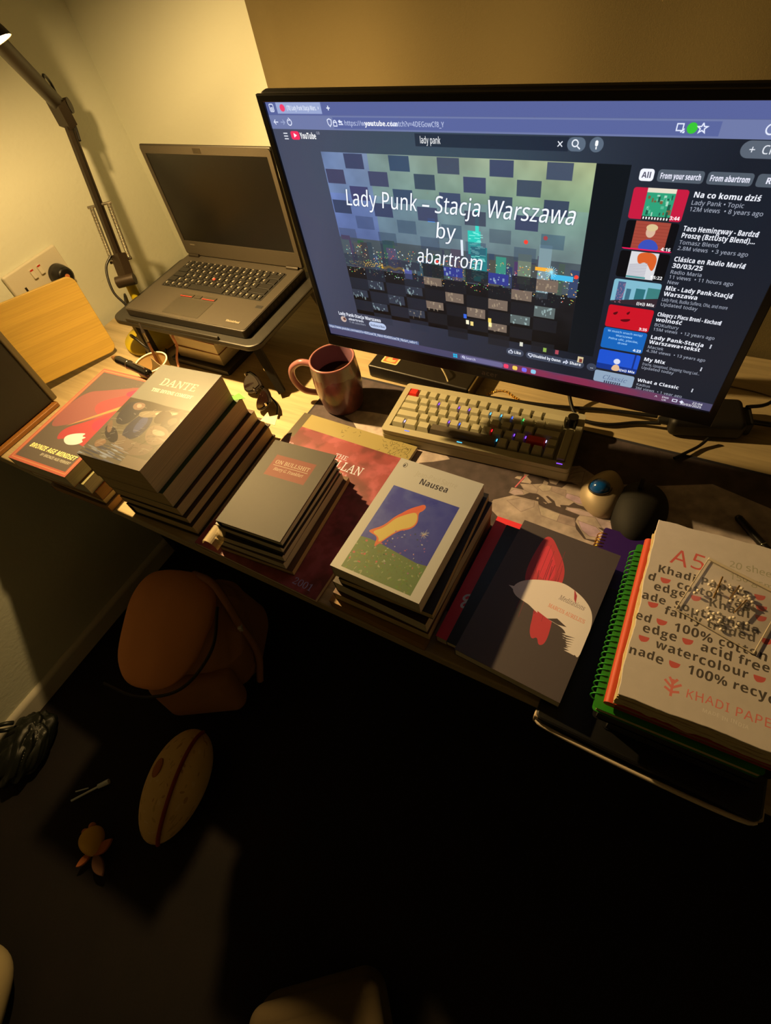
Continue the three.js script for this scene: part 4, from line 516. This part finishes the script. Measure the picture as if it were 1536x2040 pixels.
solo('cable', tube([[.462, .0012, -.649], [.50, .0012, -.647], [.53, .0012, -.641], [.58, .0012, -.62]].map(q => [q[0], q[1] + D, q[2]]), .001, 40, 6), std(0x6a5632, .6), 'hair-thin brown wire lying across the desk right of the monitor', 'cable');
{ // thin gold chain
  const c = thing('chain', 'thin gold chain lying on the desk behind the keyboard', 'chain', [0, 0, 0]); const crv = new THREE.CatmullRomCurve3([[.082, 0, -.496], [.095, 0, -.512], [.112, 0, -.516], [.128, 0, -.508], [.140, 0, -.503], [.152, 0, -.497]].map(q => V(...q)));
  const lg = new THREE.TorusGeometry(.0021, .0006, 6, 12); for (let i = 0; i < 26; i++) { const p = crv.getPoint(i / 25); part('link', lg, gold, c, [p.x, D + .0016, p.z], [Math.PI / 2 + (i % 2 ? .5 : -.5), 0, i * .6]); } }

// ───────── laptop on its stand ─────────
{ const st = thing('laptop_stand', 'black folding laptop stand with rounded tray and splayed legs', 'laptop stand', [-.535, D, -.487], .03);
  part('tray', plate(roundRect(.405, .262, .026), .012, .405, .262, .003), std(0x1c1a16, .5), st, [0, .1, 0]);
  part('front_lip', new RoundedBoxGeometry(.26, .008, .006, 2, .002), std(0x1c1a16, .5), st, [-.02, .115, .127]);
  const L = [[[.175, .1, .105], [.222, 0, .126]], [[-.158, .1, .105], [-.152, 0, .112]], [[.175, .1, -.105], [.205, 0, -.118]], [[-.165, .1, -.105], [-.18, 0, -.118]]];
  for (const [a, b] of L) part('leg', bar([a[0], a[1] + .002, a[2]], [b[0], b[1] + .0062, b[2]], .022, .014), std(0x15130f, .45), st);
  for (const [a, b] of L.slice(0, 2)) { const t = .45; part('leg_button', cyl(.004, .004, .006, 16).rotateX(Math.PI / 2), steel, st, [a[0] + (b[0] - a[0]) * t, a[1] + (b[1] - a[1]) * t, a[2] + (b[2] - a[2]) * t + .006]); } }
{ const W = .331, Dp = .226, yaw = .0303, l = thing('laptop', 'open black laptop with a dark blank screen on the stand', 'laptop', [-.532, D + .1122, -.489], yaw);
  const shell = std(0x2b2721, .5), top = std(0x332e26, .55);
  part('base', plate(roundRect(W, Dp, .007), .0175, W, Dp, .002), shell, l);
  part('palm_rest', plate(roundRect(W - .004, Dp - .004, .007), .0008, W, Dp), top, l, [0, .0174, 0]);
  part('keyboard_well', plate(roundRect(.278, .100, .003), .0006, .278, .1), std(0x0e0d0b, .6), l, [0, .0180, -.032]);
  const km = std(0x151310, .5), U = .0186, kc = {}; const kg = (u, h = .0148) => kc[u + '_' + h] || (kc[u + '_' + h] = new RoundedBoxGeometry(u * U - .0028, .0022, h, 1, .0006));
  const legend = canvas(64, 64, (x) => { x.fillStyle = '#151310'; x.fillRect(0, 0, 64, 64); x.fillStyle = '#b8b0a0'; x.fillRect(14, 14, 14, 5); x.fillRect(14, 14, 5, 22); x.fillRect(14, 32, 14, 5); }); const lm_ = std(0xffffff, .5, 0, { map: legend });
  const rows = [[[1, 15], .0085], [[.9, 1, 1, 1, 1, 1, 1, 1, 1, 1, 1, 1, 1, 1.75]], [[1.5, 1, 1, 1, 1, 1, 1, 1, 1, 1, 1, 1, 1, 1.15]], [[1.75, 1, 1, 1, 1, 1, 1, 1, 1, 1, 1, 1, 1.9]], [[1.25, 1, 1, 1, 1, 1, 1, 1, 1, 1, 1, 1, 2.4]], [[1, 1, 1, 1, 5.3, 1, 1, .9, .9, .9, .65]]];
  rows[0][0] = Array(15).fill(.977); let z = -.078; rows.forEach((r, j) => { const h = j === 0 ? .0075 : .0148; z += j === 0 ? 0 : j === 1 ? .0135 : .0182; let x0 = -.1365; r[0].forEach(u => { part('key', kg(u, h), u > 1.1 ? km : lm_, l, [x0 + u * U / 2, .0194, z]); x0 += u * U; }); });
  part('pointing_stick', lathe([[0, .0028], [.0026, .0026], [.0034, .0014], [.0032, 0], [0, 0]], 20), std(0xd02a20, .6), l, [-.018, .0196, -.026], null, 'red pointing stick');
  part('touchpad', plate(roundRect(.100, .056, .003), .0006, .1, .056), std(0x2c2820, .5), l, [-.012, .0180, .075]);
  for (const [x, w] of [[-.042, .034], [-.012, .018], [.020, .034]]) part('touchpad_button', new RoundedBoxGeometry(w, .002, .010, 1, .0006), std(0x2c2820, .5), l, [x, .0188, .0385]);
  for (const x of [-.042, .020]) part('red_stripe', new THREE.BoxGeometry(.032, .0006, .0016), std(0xa82a1e, .6), l, [x, .0200, .043]);
  const word = (s, w, h, col, st = '') => canvas(512, Math.round(512 * h / w), (x, W_, H_) => { x.fillStyle = col; x.fillRect(0, 0, W_, H_); txt(x, s, W_ / 2, H_ / 2, H_ * .86, '#8f8672', 'sans-serif', st, 'center', W_ * .96); });
  part('lettering', plate(roundRect(.036, .009, .0005), .0002, .036, .009), std(0xffffff, .55, 0, { map: word('ThinkPad', .036, .009, '#332e26', 'bold') }), l, [.122, .0183, .092]);
  part('fingerprint_reader', new RoundedBoxGeometry(.016, .0008, .009, 1, .0003), softBlack, l, [.148, .0182, .036]);
  for (let i = 0; i < 14; i++) part('side_port', new RoundedBoxGeometry(.0012, .006, .008, 1, .0004), std(0x4a4334, .4, .4), l, [W / 2, .009, -.09 + i * .0138]);
  // lid, nearly upright
  const lid = new THREE.Group(); lid.name = 'lid'; lid.position.set(0, .0165, -Dp / 2 + .006); lid.rotation.x = -.015; l.add(lid);
  part('lid_shell', new RoundedBoxGeometry(W, .222, .006, 3, .0028), shell, lid, [0, .114, -.003]);
  { const s = roundRect(W - .003, .219, .006), h = new THREE.Path(), a = -.1545, b = .1545, c = -.078, d = .096; h.moveTo(a, c); h.lineTo(a, d); h.lineTo(b, d); h.lineTo(b, c); h.closePath(); s.holes.push(h); part('lid_bezel', new THREE.ExtrudeGeometry(s, { depth: .0016, bevelEnabled: false }), std(0x3a342a, .5), lid, [0, .114, 0]); }
  part('display', new THREE.PlaneGeometry(.309, .174), new THREE.MeshPhysicalMaterial({ color: 0x0a0908, roughness: .28, clearcoat: .3, clearcoatRoughness: .3 }), lid, [0, .123, .0004]);
  part('webcam', new RoundedBoxGeometry(.020, .009, .001, 1, .0004), std(0x2a241a, .3), lid, [-.012, .2165, .0016]);
  part('lettering', new THREE.PlaneGeometry(.026, .0055), std(0xffffff, .5, 0, { map: word('lenovo', .026, .0055, '#3a342a') }), lid, [-.134, .0285, .0018]);
  for (const x of [-.14, .14]) part('hinge', cyl(.0045, .0045, .03, 16).rotateZ(Math.PI / 2), darkMetal, lid, [x, .003, .003]); }

// things under and around the laptop stand
{ const U_ = 'books lying under the laptop stand';
  const tr = thing('tray', 'flat black tray beneath the books under the laptop stand', 'tray', [-.548, D + .0002, -.458], 0); part('base', plate(roundRect(.17, .164, .008), .004, .17, .164), std(0x100d0a, .5), tr); for (const [x, z, w, d] of [[0, .080, .17, .004], [0, -.080, .17, .004], [.083, 0, .004, .156], [-.083, 0, .004, .156]]) part('side', new THREE.BoxGeometry(w, .008, d), std(0x17110c, .5), tr, [x, .0082, z]);
  book('lower cream-edged paperback under the laptop stand', { x: -.562, z: -.461, y: .0046, w: .134, h: .130, t: .028, yaw: .02, color: 0xb9a377, group: U_ });
  book('upper cream-edged paperback with a red cover under the laptop stand', { x: -.564, z: -.462, y: .0328, w: .136, h: .128, t: .027, yaw: .0, color: 0x8c2a1e, group: U_ });
  solo('ribbon', tube([[-.616, .0612, -.405], [-.614, .061, -.394], [-.610, .040, -.389], [-.607, .018, -.370], [-.604, .0026, -.362]].map(q => [q[0], q[1] + D, q[2]]), .0026, 30, 6), std(0xd89a86, .7), 'pink ribbon bookmark hanging from the books under the laptop stand', 'ribbon');
  const cup = thing('cup', 'white-rimmed paper cup behind the stacked books at left', 'cup', [-.566, D, -.288]); part('body', lathe([[0, .001], [.024, .001], [.026, 0], [.034, .0795], [.0328, .0795], [.0252, .003], [0, .003]], 40), std(0xb79a68, .7), cup); part('rim', new THREE.TorusGeometry(.0338, .0016, 10, 48).rotateX(Math.PI / 2), std(0xe2d8bc, .5), cup, [0, .0795, 0]);
  const sl = new THREE.Shape(); sl.moveTo(-.018, 0); sl.quadraticCurveTo(-.006, .008, -.001, .032); sl.quadraticCurveTo(.008, .014, .022, .002); sl.lineTo(.022, -.05); sl.lineTo(-.018, -.05); sl.closePath(); const cg = new THREE.ExtrudeGeometry(sl, { depth: .0008, bevelEnabled: false });
  const card = solo('paper', cg, std(0xbcb19a, .8), 'curved grey paper tip standing in the cup behind the stacked books', 'paper', [-.546, D + .068, -.283], .35); card.rotation.x = -.05;
  { const br = thing('brush', 'brown-handled brush standing upright in the cup behind the stacked books', 'brush', [-.560, D, -.292]); part('handle', rod([0, .012, 0], [-.014, .112, -.020], .0034, .0028), std(0x5a3418, .45), br); part('ferrule', rod([-.014, .112, -.020], [-.0165, .130, -.0236], .0034), chrome, br); part('bristles', rod([-.0165, .130, -.0236], [-.019, .148, -.0272], .0036, .0012), std(0x1c120c, .8), br); }
  const sg = thing('sunglasses', 'folded dark sunglasses lying on the desk right of the tall stack', 'sunglasses', [-.345, D + .001, -.338], -.55);
  const gm = std(0x17110f, .18), lens = new THREE.MeshPhysicalMaterial({ color: 0x1a0d0a, roughness: .08, clearcoat: 1 });
  const lensShape = s => { const p = new THREE.Shape(); p.moveTo(-.026 * s, .014); p.quadraticCurveTo(0, .021, .025 * s, .012); p.quadraticCurveTo(.027 * s, -.014, .004 * s, -.019); p.quadraticCurveTo(-.022 * s, -.018, -.026 * s, .014); return p; };
  for (const s of [-1, 1]) { const g = new THREE.ExtrudeGeometry(lensShape(s), { depth: .0018, bevelEnabled: true, bevelSize: .0022, bevelThickness: .0012, bevelSegments: 2 }); part('lens_frame', g, gm, sg, [s * .033, .020, 0], [-1.02, s * -.12, 0]); const g2 = new THREE.ExtrudeGeometry(lensShape(s), { depth: .001, bevelEnabled: false }); g2.scale(.88, .88, 1); part('lens', g2, lens, sg, [s * .033, .0228, .0024], [-1.02, s * -.12, 0]); }
  part('bridge', tube([[-.010, .026, .004], [0, .030, .005], [.010, .026, .004]], .0022, 16), gm, sg);
  part('temple', tube([[-.06, .030, -.002], [-.05, .027, -.012], [0, .010, -.016], [.05, .006, -.018], [.075, .004, -.006]], .0024, 40), gm, sg); part('temple', tube([[.06, .030, -.002], [.052, .026, -.010], [.0, .014, -.011], [-.04, .007, -.012], [-.062, .004, .003]], .0024, 40), gm, sg);
  for (const s of [-1, 1]) part('hinge', new RoundedBoxGeometry(.003, .007, .004, 1, .001), chrome, sg, [s * .058, .029, .002]);
}

// ───────── desk lamp ─────────
{ const B = V(-.739, .150, -.441), Eb = V(-.838, .424, -.565), post = [-.728, .004, -.420], y = q => [q.x, q.y + D, q.z];
  const l = thing('desk_lamp', 'swing-arm desk lamp with dark arms, springs and a yellow foot', 'lamp', [0, 0, 0]);
  const yellow = std(0xb8a416, .42), arm = std(0x2b2116, .42, .3);
  part('base', lathe([[0, 0], [.072, 0], [.075, .004], [.074, .012], [.05, .022], [.018, .030], [.013, .045], [0, .045]], 48), yellow, l, [post[0] - .02, D + .0002, post[2] - .016], null, 'round yellow foot');
  part('post', rod([post[0] - .02, D + .03, post[2] - .016], [B.x, B.y + D, B.z], .0115, .0105), yellow, l, null, null, 'yellow post');
  const d = Eb.clone().sub(B).normalize(), n = new THREE.Vector3().crossVectors(d, V(0, 1, 0)).normalize(), k = new THREE.Vector3().crossVectors(n, d).normalize();
  const off = (p, a, b, c) => { const q = p.clone().addScaledVector(d, a).addScaledVector(n, b).addScaledVector(k, c); return [q.x, q.y + D, q.z]; };
  part('lower_joint', bar(off(B, -.012, 0, 0), off(B, .05, 0, 0), .030, .020), arm, l); part('joint_knob', rod(off(B, -.004, -.02, .012), off(B, -.004, .02, .012), .012), arm, l);
  for (const s of [-1, 1]) part('lower_arm', bar(off(B, .02, 0, s * .0075), off(Eb, 0, 0, s * .0075), .010, .0085), arm, l);
  for (const s of [-1, 1]) { const pts = []; const T = 46; for (let i = 0; i <= T * 6; i++) { const a = i / 6 * Math.PI * 2, t = i / (T * 6); const q = B.clone().addScaledVector(d, .04 + .105 * t).addScaledVector(n, s * .019 + Math.cos(a) * .0042).addScaledVector(k, -.004 + Math.sin(a) * .0042); pts.push(V(q.x, q.y + D, q.z)); }
    part('spring', new THREE.TubeGeometry(new THREE.CatmullRomCurve3(pts), T * 12, .0009, 4, false), steel, l); }
  part('spring_bar', rod(off(B, .146, -.026, -.004), off(B, .146, .026, -.004), .0028), steel, l); part('spring_bar', rod(off(B, .038, -.024, -.004), off(B, .038, .024, -.004), .0028), arm, l);
  const hd = LAMP.clone().addScaledVector(LAMP_AXIS, -.085); hd.y -= D; const u = hd.clone().sub(Eb).normalize(), n2 = new THREE.Vector3().crossVectors(u, V(0, 1, 0)).normalize(), k2 = new THREE.Vector3().crossVectors(n2, u);
  const off2 = (p, a, c) => { const q = p.clone().addScaledVector(u, a).addScaledVector(k2, c); return [q.x, q.y + D, q.z]; };
  part('elbow', bar(off(Eb, -.03, 0, 0), off2(Eb, .03, 0), .030, .020), arm, l); part('joint_knob', rod(off(Eb, 0, -.018, 0), off(Eb, 0, .018, 0), .013), arm, l);
  part('upper_arm', rod(off2(Eb, .0, .0), off2(hd, -.004, 0), .0135, .0125, 20), arm, l); part('upper_rod', rod(off2(Eb, .02, .019), off2(hd, -.02, .017), .0032), steel, l);
  part('cord', tube([off2(Eb, .10, .012), off2(Eb, .06, .018), off2(Eb, .03, .042), off2(Eb, .0, .040), off2(Eb, -.012, .016), off(Eb, -.03, .012, .0), off(Eb, -.06, .012, .004)], .0026, 40), blackPlastic, l);
  part('cord', tube([off(B, .05, -.014, .004), off(B, .03, -.03, .012), off(B, -.02, -.034, .016), off(B, -.055, -.02, .01), off(B, -.09, -.03, .0)], .0026, 40), blackPlastic, l);
  // head
  const q = new THREE.Quaternion().setFromUnitVectors(V(0, -1, 0), LAMP_AXIS), head = new THREE.Group(); head.name = 'head'; head.position.copy(LAMP); head.quaternion.copy(q); head.scale.setScalar(.84); l.add(head);
  part('shade', lathe([[.0, .092], [.016, .092], [.020, .086], [.026, .055], [.046, .012], [.050, 0], [.0485, 0], [.0445, .012], [.0245, .054], [.019, .083], [0, .089]], 56), new THREE.MeshStandardMaterial({ color: 0x2b241a, roughness: .45, side: THREE.DoubleSide }), head);
  part('reflector', lathe([[.0478, .0006], [.0440, .0122], [.0240, .0540], [.0186, .0824], [0, .0884]], 56), new THREE.MeshStandardMaterial({ color: 0xe8e0cc, roughness: .5, side: THREE.DoubleSide }), head);
  part('socket', cyl(.013, .015, .03, 24), blackPlastic, head, [0, .062, 0]);
  part('bulb', new THREE.SphereGeometry(.026, 32, 20), new THREE.MeshStandardMaterial({ color: 0xffffff, emissive: new THREE.Color().setRGB(1, .86, .5), emissiveIntensity: 6 }), head, [0, .012, 0]);
  const pl = new THREE.PointLight(WARM, LAMP_POWER, 0, 2); pl.position.copy(LAMP).addScaledVector(LAMP_AXIS, -.004); pl.castShadow = true; pl.shadow.radius = 0.5; pl.shadow.bias = -.0005; scene.add(pl);
  const sp = new THREE.SpotLight(WARM, BEAM_POWER, 0, 1.36, 1, 2); sp.position.copy(LAMP).addScaledVector(LAMP_AXIS, -.004); sp.target.position.copy(LAMP).addScaledVector(LAMP_AXIS.clone().add(V(.38, .06, .05)).normalize(), 1); sp.castShadow = true; sp.shadow.radius = 0.6; scene.add(sp, sp.target); }

// ───────── left wall: socket plate, plug; boards leaning at the left ─────────
{ const s = thing('wall_socket', 'white double wall socket with red-marked switches on the left wall', 'socket', [XL, D + .160, -.372], Math.PI / 2);
  const wm = std(0xdcd6c4, .4), dk = std(0x1a1612, .5); part('plate', new RoundedBoxGeometry(.146, .086, .010, 3, .004), wm, s, [0, 0, .0052]);
  for (const x of [.010, -.010]) { part('switch', new RoundedBoxGeometry(.010, .020, .006, 2, .0015), wm, s, [x, .018, .0118], [-.12, 0, 0]); part('switch_mark', new THREE.BoxGeometry(.008, .003, .0006), std(0xc2301c, .5), s, [x, .0265, .0142]); }
  for (const x of [-.044]) for (const [a, b, w, h] of [[0, .012, .005, .009], [-.011, -.008, .008, .005], [.011, -.008, .008, .005]]) part('pin_hole', new THREE.BoxGeometry(w, h, .0012), dk, s, [x + a, b - .012, .0100]);
  const p = thing('plug', 'round black plug with an orange dot in the wall socket', 'plug', [XL + .0104, D + .148, -.412], Math.PI / 2); part('body', lathe([[0, .032], [.014, .032], [.020, .028], [.0235, .012], [.0245, 0], [0, 0]], 40).rotateX(Math.PI / 2), std(0x14110f, .4), p); part('dot', cyl(.0055, .0055, .002, 24).rotateX(Math.PI / 2), std(0xd8885a, .5), p, [0, .0, .0326], null, 'orange dot');
}
{ // bamboo board: three measured corners give its plane
  const wood = canvas(1024, 768, (x, W, Hh) => { const im = x.createImageData(W, Hh), b = own(212, 145, 42, 1.1); for (let j = 0; j < Hh; j++) { const strip = Math.floor(j / 70), o = ((strip * 37) % 11) / 11; for (let i = 0; i < W; i++) { const g = fbm(i * .004 + strip * 13, j * .12, 4), v = .86 + .12 * o + .22 * (g - .45), k = 4 * (j * W + i); im.data[k] = enc(b[0] * v); im.data[k + 1] = enc(b[1] * v * .98); im.data[k + 2] = enc(b[2] * v * .92); im.data[k + 3] = 255; } } x.putImageData(im, 0, 0); x.strokeStyle = css(170, 104, 34, 1.1); x.lineWidth = 1; for (let j = 70; j < Hh; j += 70) { x.beginPath(); x.moveTo(0, j); x.lineTo(W, j); x.stroke(); } });
  const A = V(-.840, .178, -.386), Bm = V(-.893, .190, -.236), C0 = V(-.800, .0040, -.366);
  const e1 = Bm.clone().sub(A).normalize(), e2 = C0.clone().sub(A); e2.addScaledVector(e1, -e2.dot(e1)).normalize(); const nn = new THREE.Vector3().crossVectors(e2, e1).normalize(); // e1 toward the viewer, e2 down
  const W = .25, Hb = .176; const b = thing('cutting_board', 'orange bamboo board with rounded corners leaning at the left wall', 'board', [0, 0, 0]);
  const g = new THREE.ExtrudeGeometry(roundRect(W, Hb, .018), { depth: .009, bevelEnabled: true, bevelSize: .002, bevelThickness: .002, bevelOffset: -.002, bevelSegments: 3 }); { const p = g.attributes.position, uv = g.attributes.uv; for (let i = 0; i < p.count; i++) uv.setXY(i, p.getX(i) / W + .5, p.getY(i) / Hb + .5); }
  const m = part('board', g, std(0xffffff, .45, 0, { map: wood }), b); const xax = e1.clone().negate(), yax = e2.clone().negate(), zax = new THREE.Vector3().crossVectors(xax, yax); m.quaternion.setFromRotationMatrix(new THREE.Matrix4().makeBasis(xax, yax, zax)); m.position.copy(A.clone().addScaledVector(e1, W / 2).addScaledVector(e2, Hb / 2).addScaledVector(zax, -.011)); m.position.y += D; }
{ const p = thing('screen_panel', 'tall dark flat panel with a grey edge standing at the left end of the desk', 'panel', [-.812, D, -.0825]);
  part('panel', new RoundedBoxGeometry(.014, .235, .155, 3, .004), std(0x13110c, .55), p, [0, .130, 0]); part('edge_strip', new RoundedBoxGeometry(.018, .235, .014, 3, .004), std(0x5a5038, .45), p, [0, .130, -.0855], null, 'grey edge strip');
  part('ledge', new RoundedBoxGeometry(.030, .010, .165, 2, .002), std(0x8a5a26, .5), p, [.002, .0057, 0], null, 'wooden ledge'); }

// cables behind the board
{ const c2 = (label, pts) => solo('cable', tube(pts.map(q => [q[0], q[1] + D, q[2]]), .0026, 50, 8), blackPlastic, label, 'cable');
  c2('black cable arching up between the bamboo board and the laptop stand', [[-.80, .01, -.43], [-.79, .08, -.44], [-.765, .115, -.43], [-.735, .10, -.40], [-.715, .04, -.385], [-.70, .006, -.36]]);
  c2('black cable looping low in front of the yellow lamp foot', [[-.76, .006, -.40], [-.735, .05, -.372], [-.70, .068, -.357], [-.665, .05, -.352], [-.655, .012, -.37], [-.68, .005, -.40]]);
  c2('thin black cable hanging down behind the cup', [[-.70, .105, -.41], [-.66, .075, -.36], [-.64, .03, -.34], [-.635, .006, -.33]]); }

// ───────── things on the floor ─────────
{ const b = thing('backpack', 'slumped orange-brown backpack with a flap on the dark floor under the desk', 'backpack', [-.555, 0, .055], .55);
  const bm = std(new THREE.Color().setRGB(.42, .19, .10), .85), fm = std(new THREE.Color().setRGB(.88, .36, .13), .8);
  const soft = (w, h, d, r, s, amp) => { const g = new RoundedBoxGeometry(w, h, d, 12, r), p = g.attributes.position; for (let i = 0; i < p.count; i++) { const x = p.getX(i), y = p.getY(i), z = p.getZ(i), n = fbm(x * 12 + s, y * 12 + z * 9 + s, 3) - .45; const l = Math.hypot(x, y, z) || 1; p.setXYZ(i, x + x / l * n * amp, y + y / l * n * amp, z + z / l * n * amp); } g.computeVertexNormals(); return g; };
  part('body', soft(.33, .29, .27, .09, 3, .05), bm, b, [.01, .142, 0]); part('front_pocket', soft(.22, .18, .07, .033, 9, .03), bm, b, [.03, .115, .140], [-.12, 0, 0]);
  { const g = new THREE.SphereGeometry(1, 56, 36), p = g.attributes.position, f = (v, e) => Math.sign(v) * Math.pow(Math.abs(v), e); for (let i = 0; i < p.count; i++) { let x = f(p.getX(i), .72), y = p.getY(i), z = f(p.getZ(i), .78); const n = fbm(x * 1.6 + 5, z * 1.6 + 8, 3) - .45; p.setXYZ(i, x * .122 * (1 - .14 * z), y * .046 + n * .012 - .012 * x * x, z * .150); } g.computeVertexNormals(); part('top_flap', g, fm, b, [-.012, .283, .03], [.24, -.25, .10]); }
  part('zip', tube([[-.15, .262, .150], [-.06, .248, .188], [.05, .252, .182], [.125, .275, .10], [.135, .30, 0]], .004, 50), darkMetal, b);
  part('strap', tube([[.06, .31, -.10], [.13, .33, -.05], [.17, .25, .02], [.185, .13, .06], [.16, .03, .10]], .010, 40), bm, b); part('buckle', new RoundedBoxGeometry(.012, .03, .02, 2, .003), std(ownC(150, 110, 50, .16), .4, .4), b, [.175, .23, .03]); }
{ const s = thing('cushion', 'small oval cream pouch with a dark red stripe on the floor', 'pouch', [-.392, .058, .368], .25);
  const tx = canvas(512, 512, (x, W, Hh) => { x.fillStyle = '#e0bc7c'; x.fillRect(0, 0, W, Hh); for (let i = 0; i < 240; i++) { x.fillStyle = ['#a06c3c', '#b89054', '#ead0a0'][i % 3]; x.globalAlpha = .5; x.beginPath(); x.ellipse(rr(0, W), rr(0, Hh), rr(2, 14), rr(2, 8), rr(0, 3), 0, 7); x.fill(); } x.globalAlpha = 1; });
  const g = new THREE.SphereGeometry(1, 48, 32), p = g.attributes.position; for (let i = 0; i < p.count; i++) { const x = p.getX(i), y = p.getY(i), z = p.getZ(i); p.setXYZ(i, x * .078 * (1 - .08 * z), y * .056, z * .132); } g.computeVertexNormals(); part('body', g, std(0xffffff, .85, 0, { map: tx }), s);
  const st = []; for (let i = 0; i <= 30; i++) { const a = -1.35 + 2.7 * i / 30; st.push(V(.024 + .004 * Math.sin(a * 2), .0565 * Math.cos(a) * .95 + .0005, .131 * Math.sin(a))); } part('stripe', new THREE.TubeGeometry(new THREE.CatmullRomCurve3(st), 60, .0052, 8, false), std(0x8a2414, .7), s); part('patch', new THREE.SphereGeometry(.017, 20, 12).scale(1, .3, 1.4), std(0xa8602c, .7), s, [-.040, .046, -.020], [0, 0, .55]); }
{ const f = thing('plush_toy', 'small pale plush fish with pink fins on the dark floor', 'toy', [-.515, .03, .570], -.5); const body = std(0xd8a83c, .9), fin = std(0xb86a38, .9);
  const g = new THREE.SphereGeometry(1, 32, 20), p = g.attributes.position; for (let i = 0; i < p.count; i++) { const x = p.getX(i); p.setXYZ(i, x * .034, p.getY(i) * .026 * (1 - .2 * x), p.getZ(i) * .029 * (1 - .25 * x)); } g.computeVertexNormals(); part('body', g, body, f);
  const fs = (a, b) => { const s = new THREE.Shape(); s.moveTo(0, 0); s.quadraticCurveTo(a, b * .3, a * .6, b); s.quadraticCurveTo(-a * .2, b * .7, 0, 0); return new THREE.ExtrudeGeometry(s, { depth: .005, bevelEnabled: true, bevelSize: .002, bevelThickness: .002, bevelSegments: 2 }).rotateX(-Math.PI / 2); };
  part('tail_fin', fs(.034, .05), std(0x7a5540, .9), f, [.03, -.004, 0], [0, -1.1, 0]); part('tail_fin', fs(.03, .045), fin, f, [.03, -.002, .004], [0, .5, 0]); part('side_fin', fs(.018, .036), fin, f, [.022, -.01, .012], [0, 3.6, 0]); part('ear', new THREE.SphereGeometry(.009, 16, 10), std(0xc07848, .9), f, [-.032, .004, -.010]); part('ear', new THREE.SphereGeometry(.008, 16, 10), std(0xc07848, .9), f, [-.032, .0, .012]); }
{ const wm = std(ownC(120, 100, 66, .25), .6); const c = thing('cotton_swab', 'pale stick with a rounded end on the floor near the plush toy', 'stick', [0, 0, 0]); part('stick', rod([-.655, .008, .540], [-.606, .008, .472], .0028), wm, c); part('head', rod([-.612, .009, .480], [-.594, .009, .457], .006, .0068), wm, c);
  solo('stick', rod([-.664, .004, .520], [-.638, .004, .497], .0018), wm, 'short thin pale stick beside the rounded stick on the floor', 'stick'); }
{ const s = thing('plastic_bag', 'crumpled dark green plastic bag on the floor against the left baseboard', 'bag', [-.862, .0, .505], .2); const g = new THREE.IcosahedronGeometry(1, 24), p = g.attributes.position; for (let i = 0; i < p.count; i++) { const x = p.getX(i), y = p.getY(i), z = p.getZ(i), n = 1 + .42 * (Math.abs(fbm(x * 1.5 + 9, y * 1.5 + z * 1.2 + 4, 3) - .45) * 2 - .25); p.setXYZ(i, x * .064 * n, Math.max(.002, .045 + y * .052 * n), z * .10 * n); } g.computeVertexNormals(); part('body', g, std(0x12160f, .45), s);
  const hs = new THREE.TorusGeometry(.03, .006, 8, 32, 4.4); part('handle', hs, std(0x1c2018, .35), s, [-.028, .115, -.03], [.2, .6, 0.3]); part('handle', new THREE.TorusGeometry(.024, .005, 8, 32, 4.2), std(0x1c2018, .35), s, [-.03, .09, .06], [.1, 1.2, 0]); }
{ const cloth = (w, d, h, s) => { const g = new RoundedBoxGeometry(w, h, d, 10, h * .45), p = g.attributes.position; for (let i = 0; i < p.count; i++) { const x = p.getX(i), z = p.getZ(i); p.setY(i, p.getY(i) + .035 * (fbm(x * 7 + s, z * 7, 3) - .45)); } g.computeVertexNormals(); return g; };
  const bl = thing('blanket', 'folded beige blanket corner at the bottom centre of the floor', 'blanket', [.215, .09, .590], .72); part('fold', cloth(.26, .26, .10, 2), std(0x5a4c34, .95), bl, [0, -.03, 0]); part('fold', cloth(.25, .25, .07, 8), std(0x5a4c34, .95), bl, [.004, .035, .004]);
  const pl = thing('pillow', 'cream pillow lying on the floor at the bottom left', 'pillow', [-.60, .075, .975], .55); part('pillow_body', (() => { const g = new THREE.SphereGeometry(1, 48, 32), p = g.attributes.position; for (let i = 0; i < p.count; i++) { const f = v => Math.sign(v) * Math.pow(Math.abs(v), .6); p.setXYZ(i, f(p.getX(i)) * .20, p.getY(i) * .075, f(p.getZ(i)) * .13); } g.computeVertexNormals(); return g; })(), std(0xbfae84, .95), pl); part('piping', new THREE.TorusGeometry(.165, .003, 6, 60).rotateX(Math.PI / 2).scale(1.14, 1, .74), std(0xa08f66, .9), pl); }

renderer.render(scene, camera);
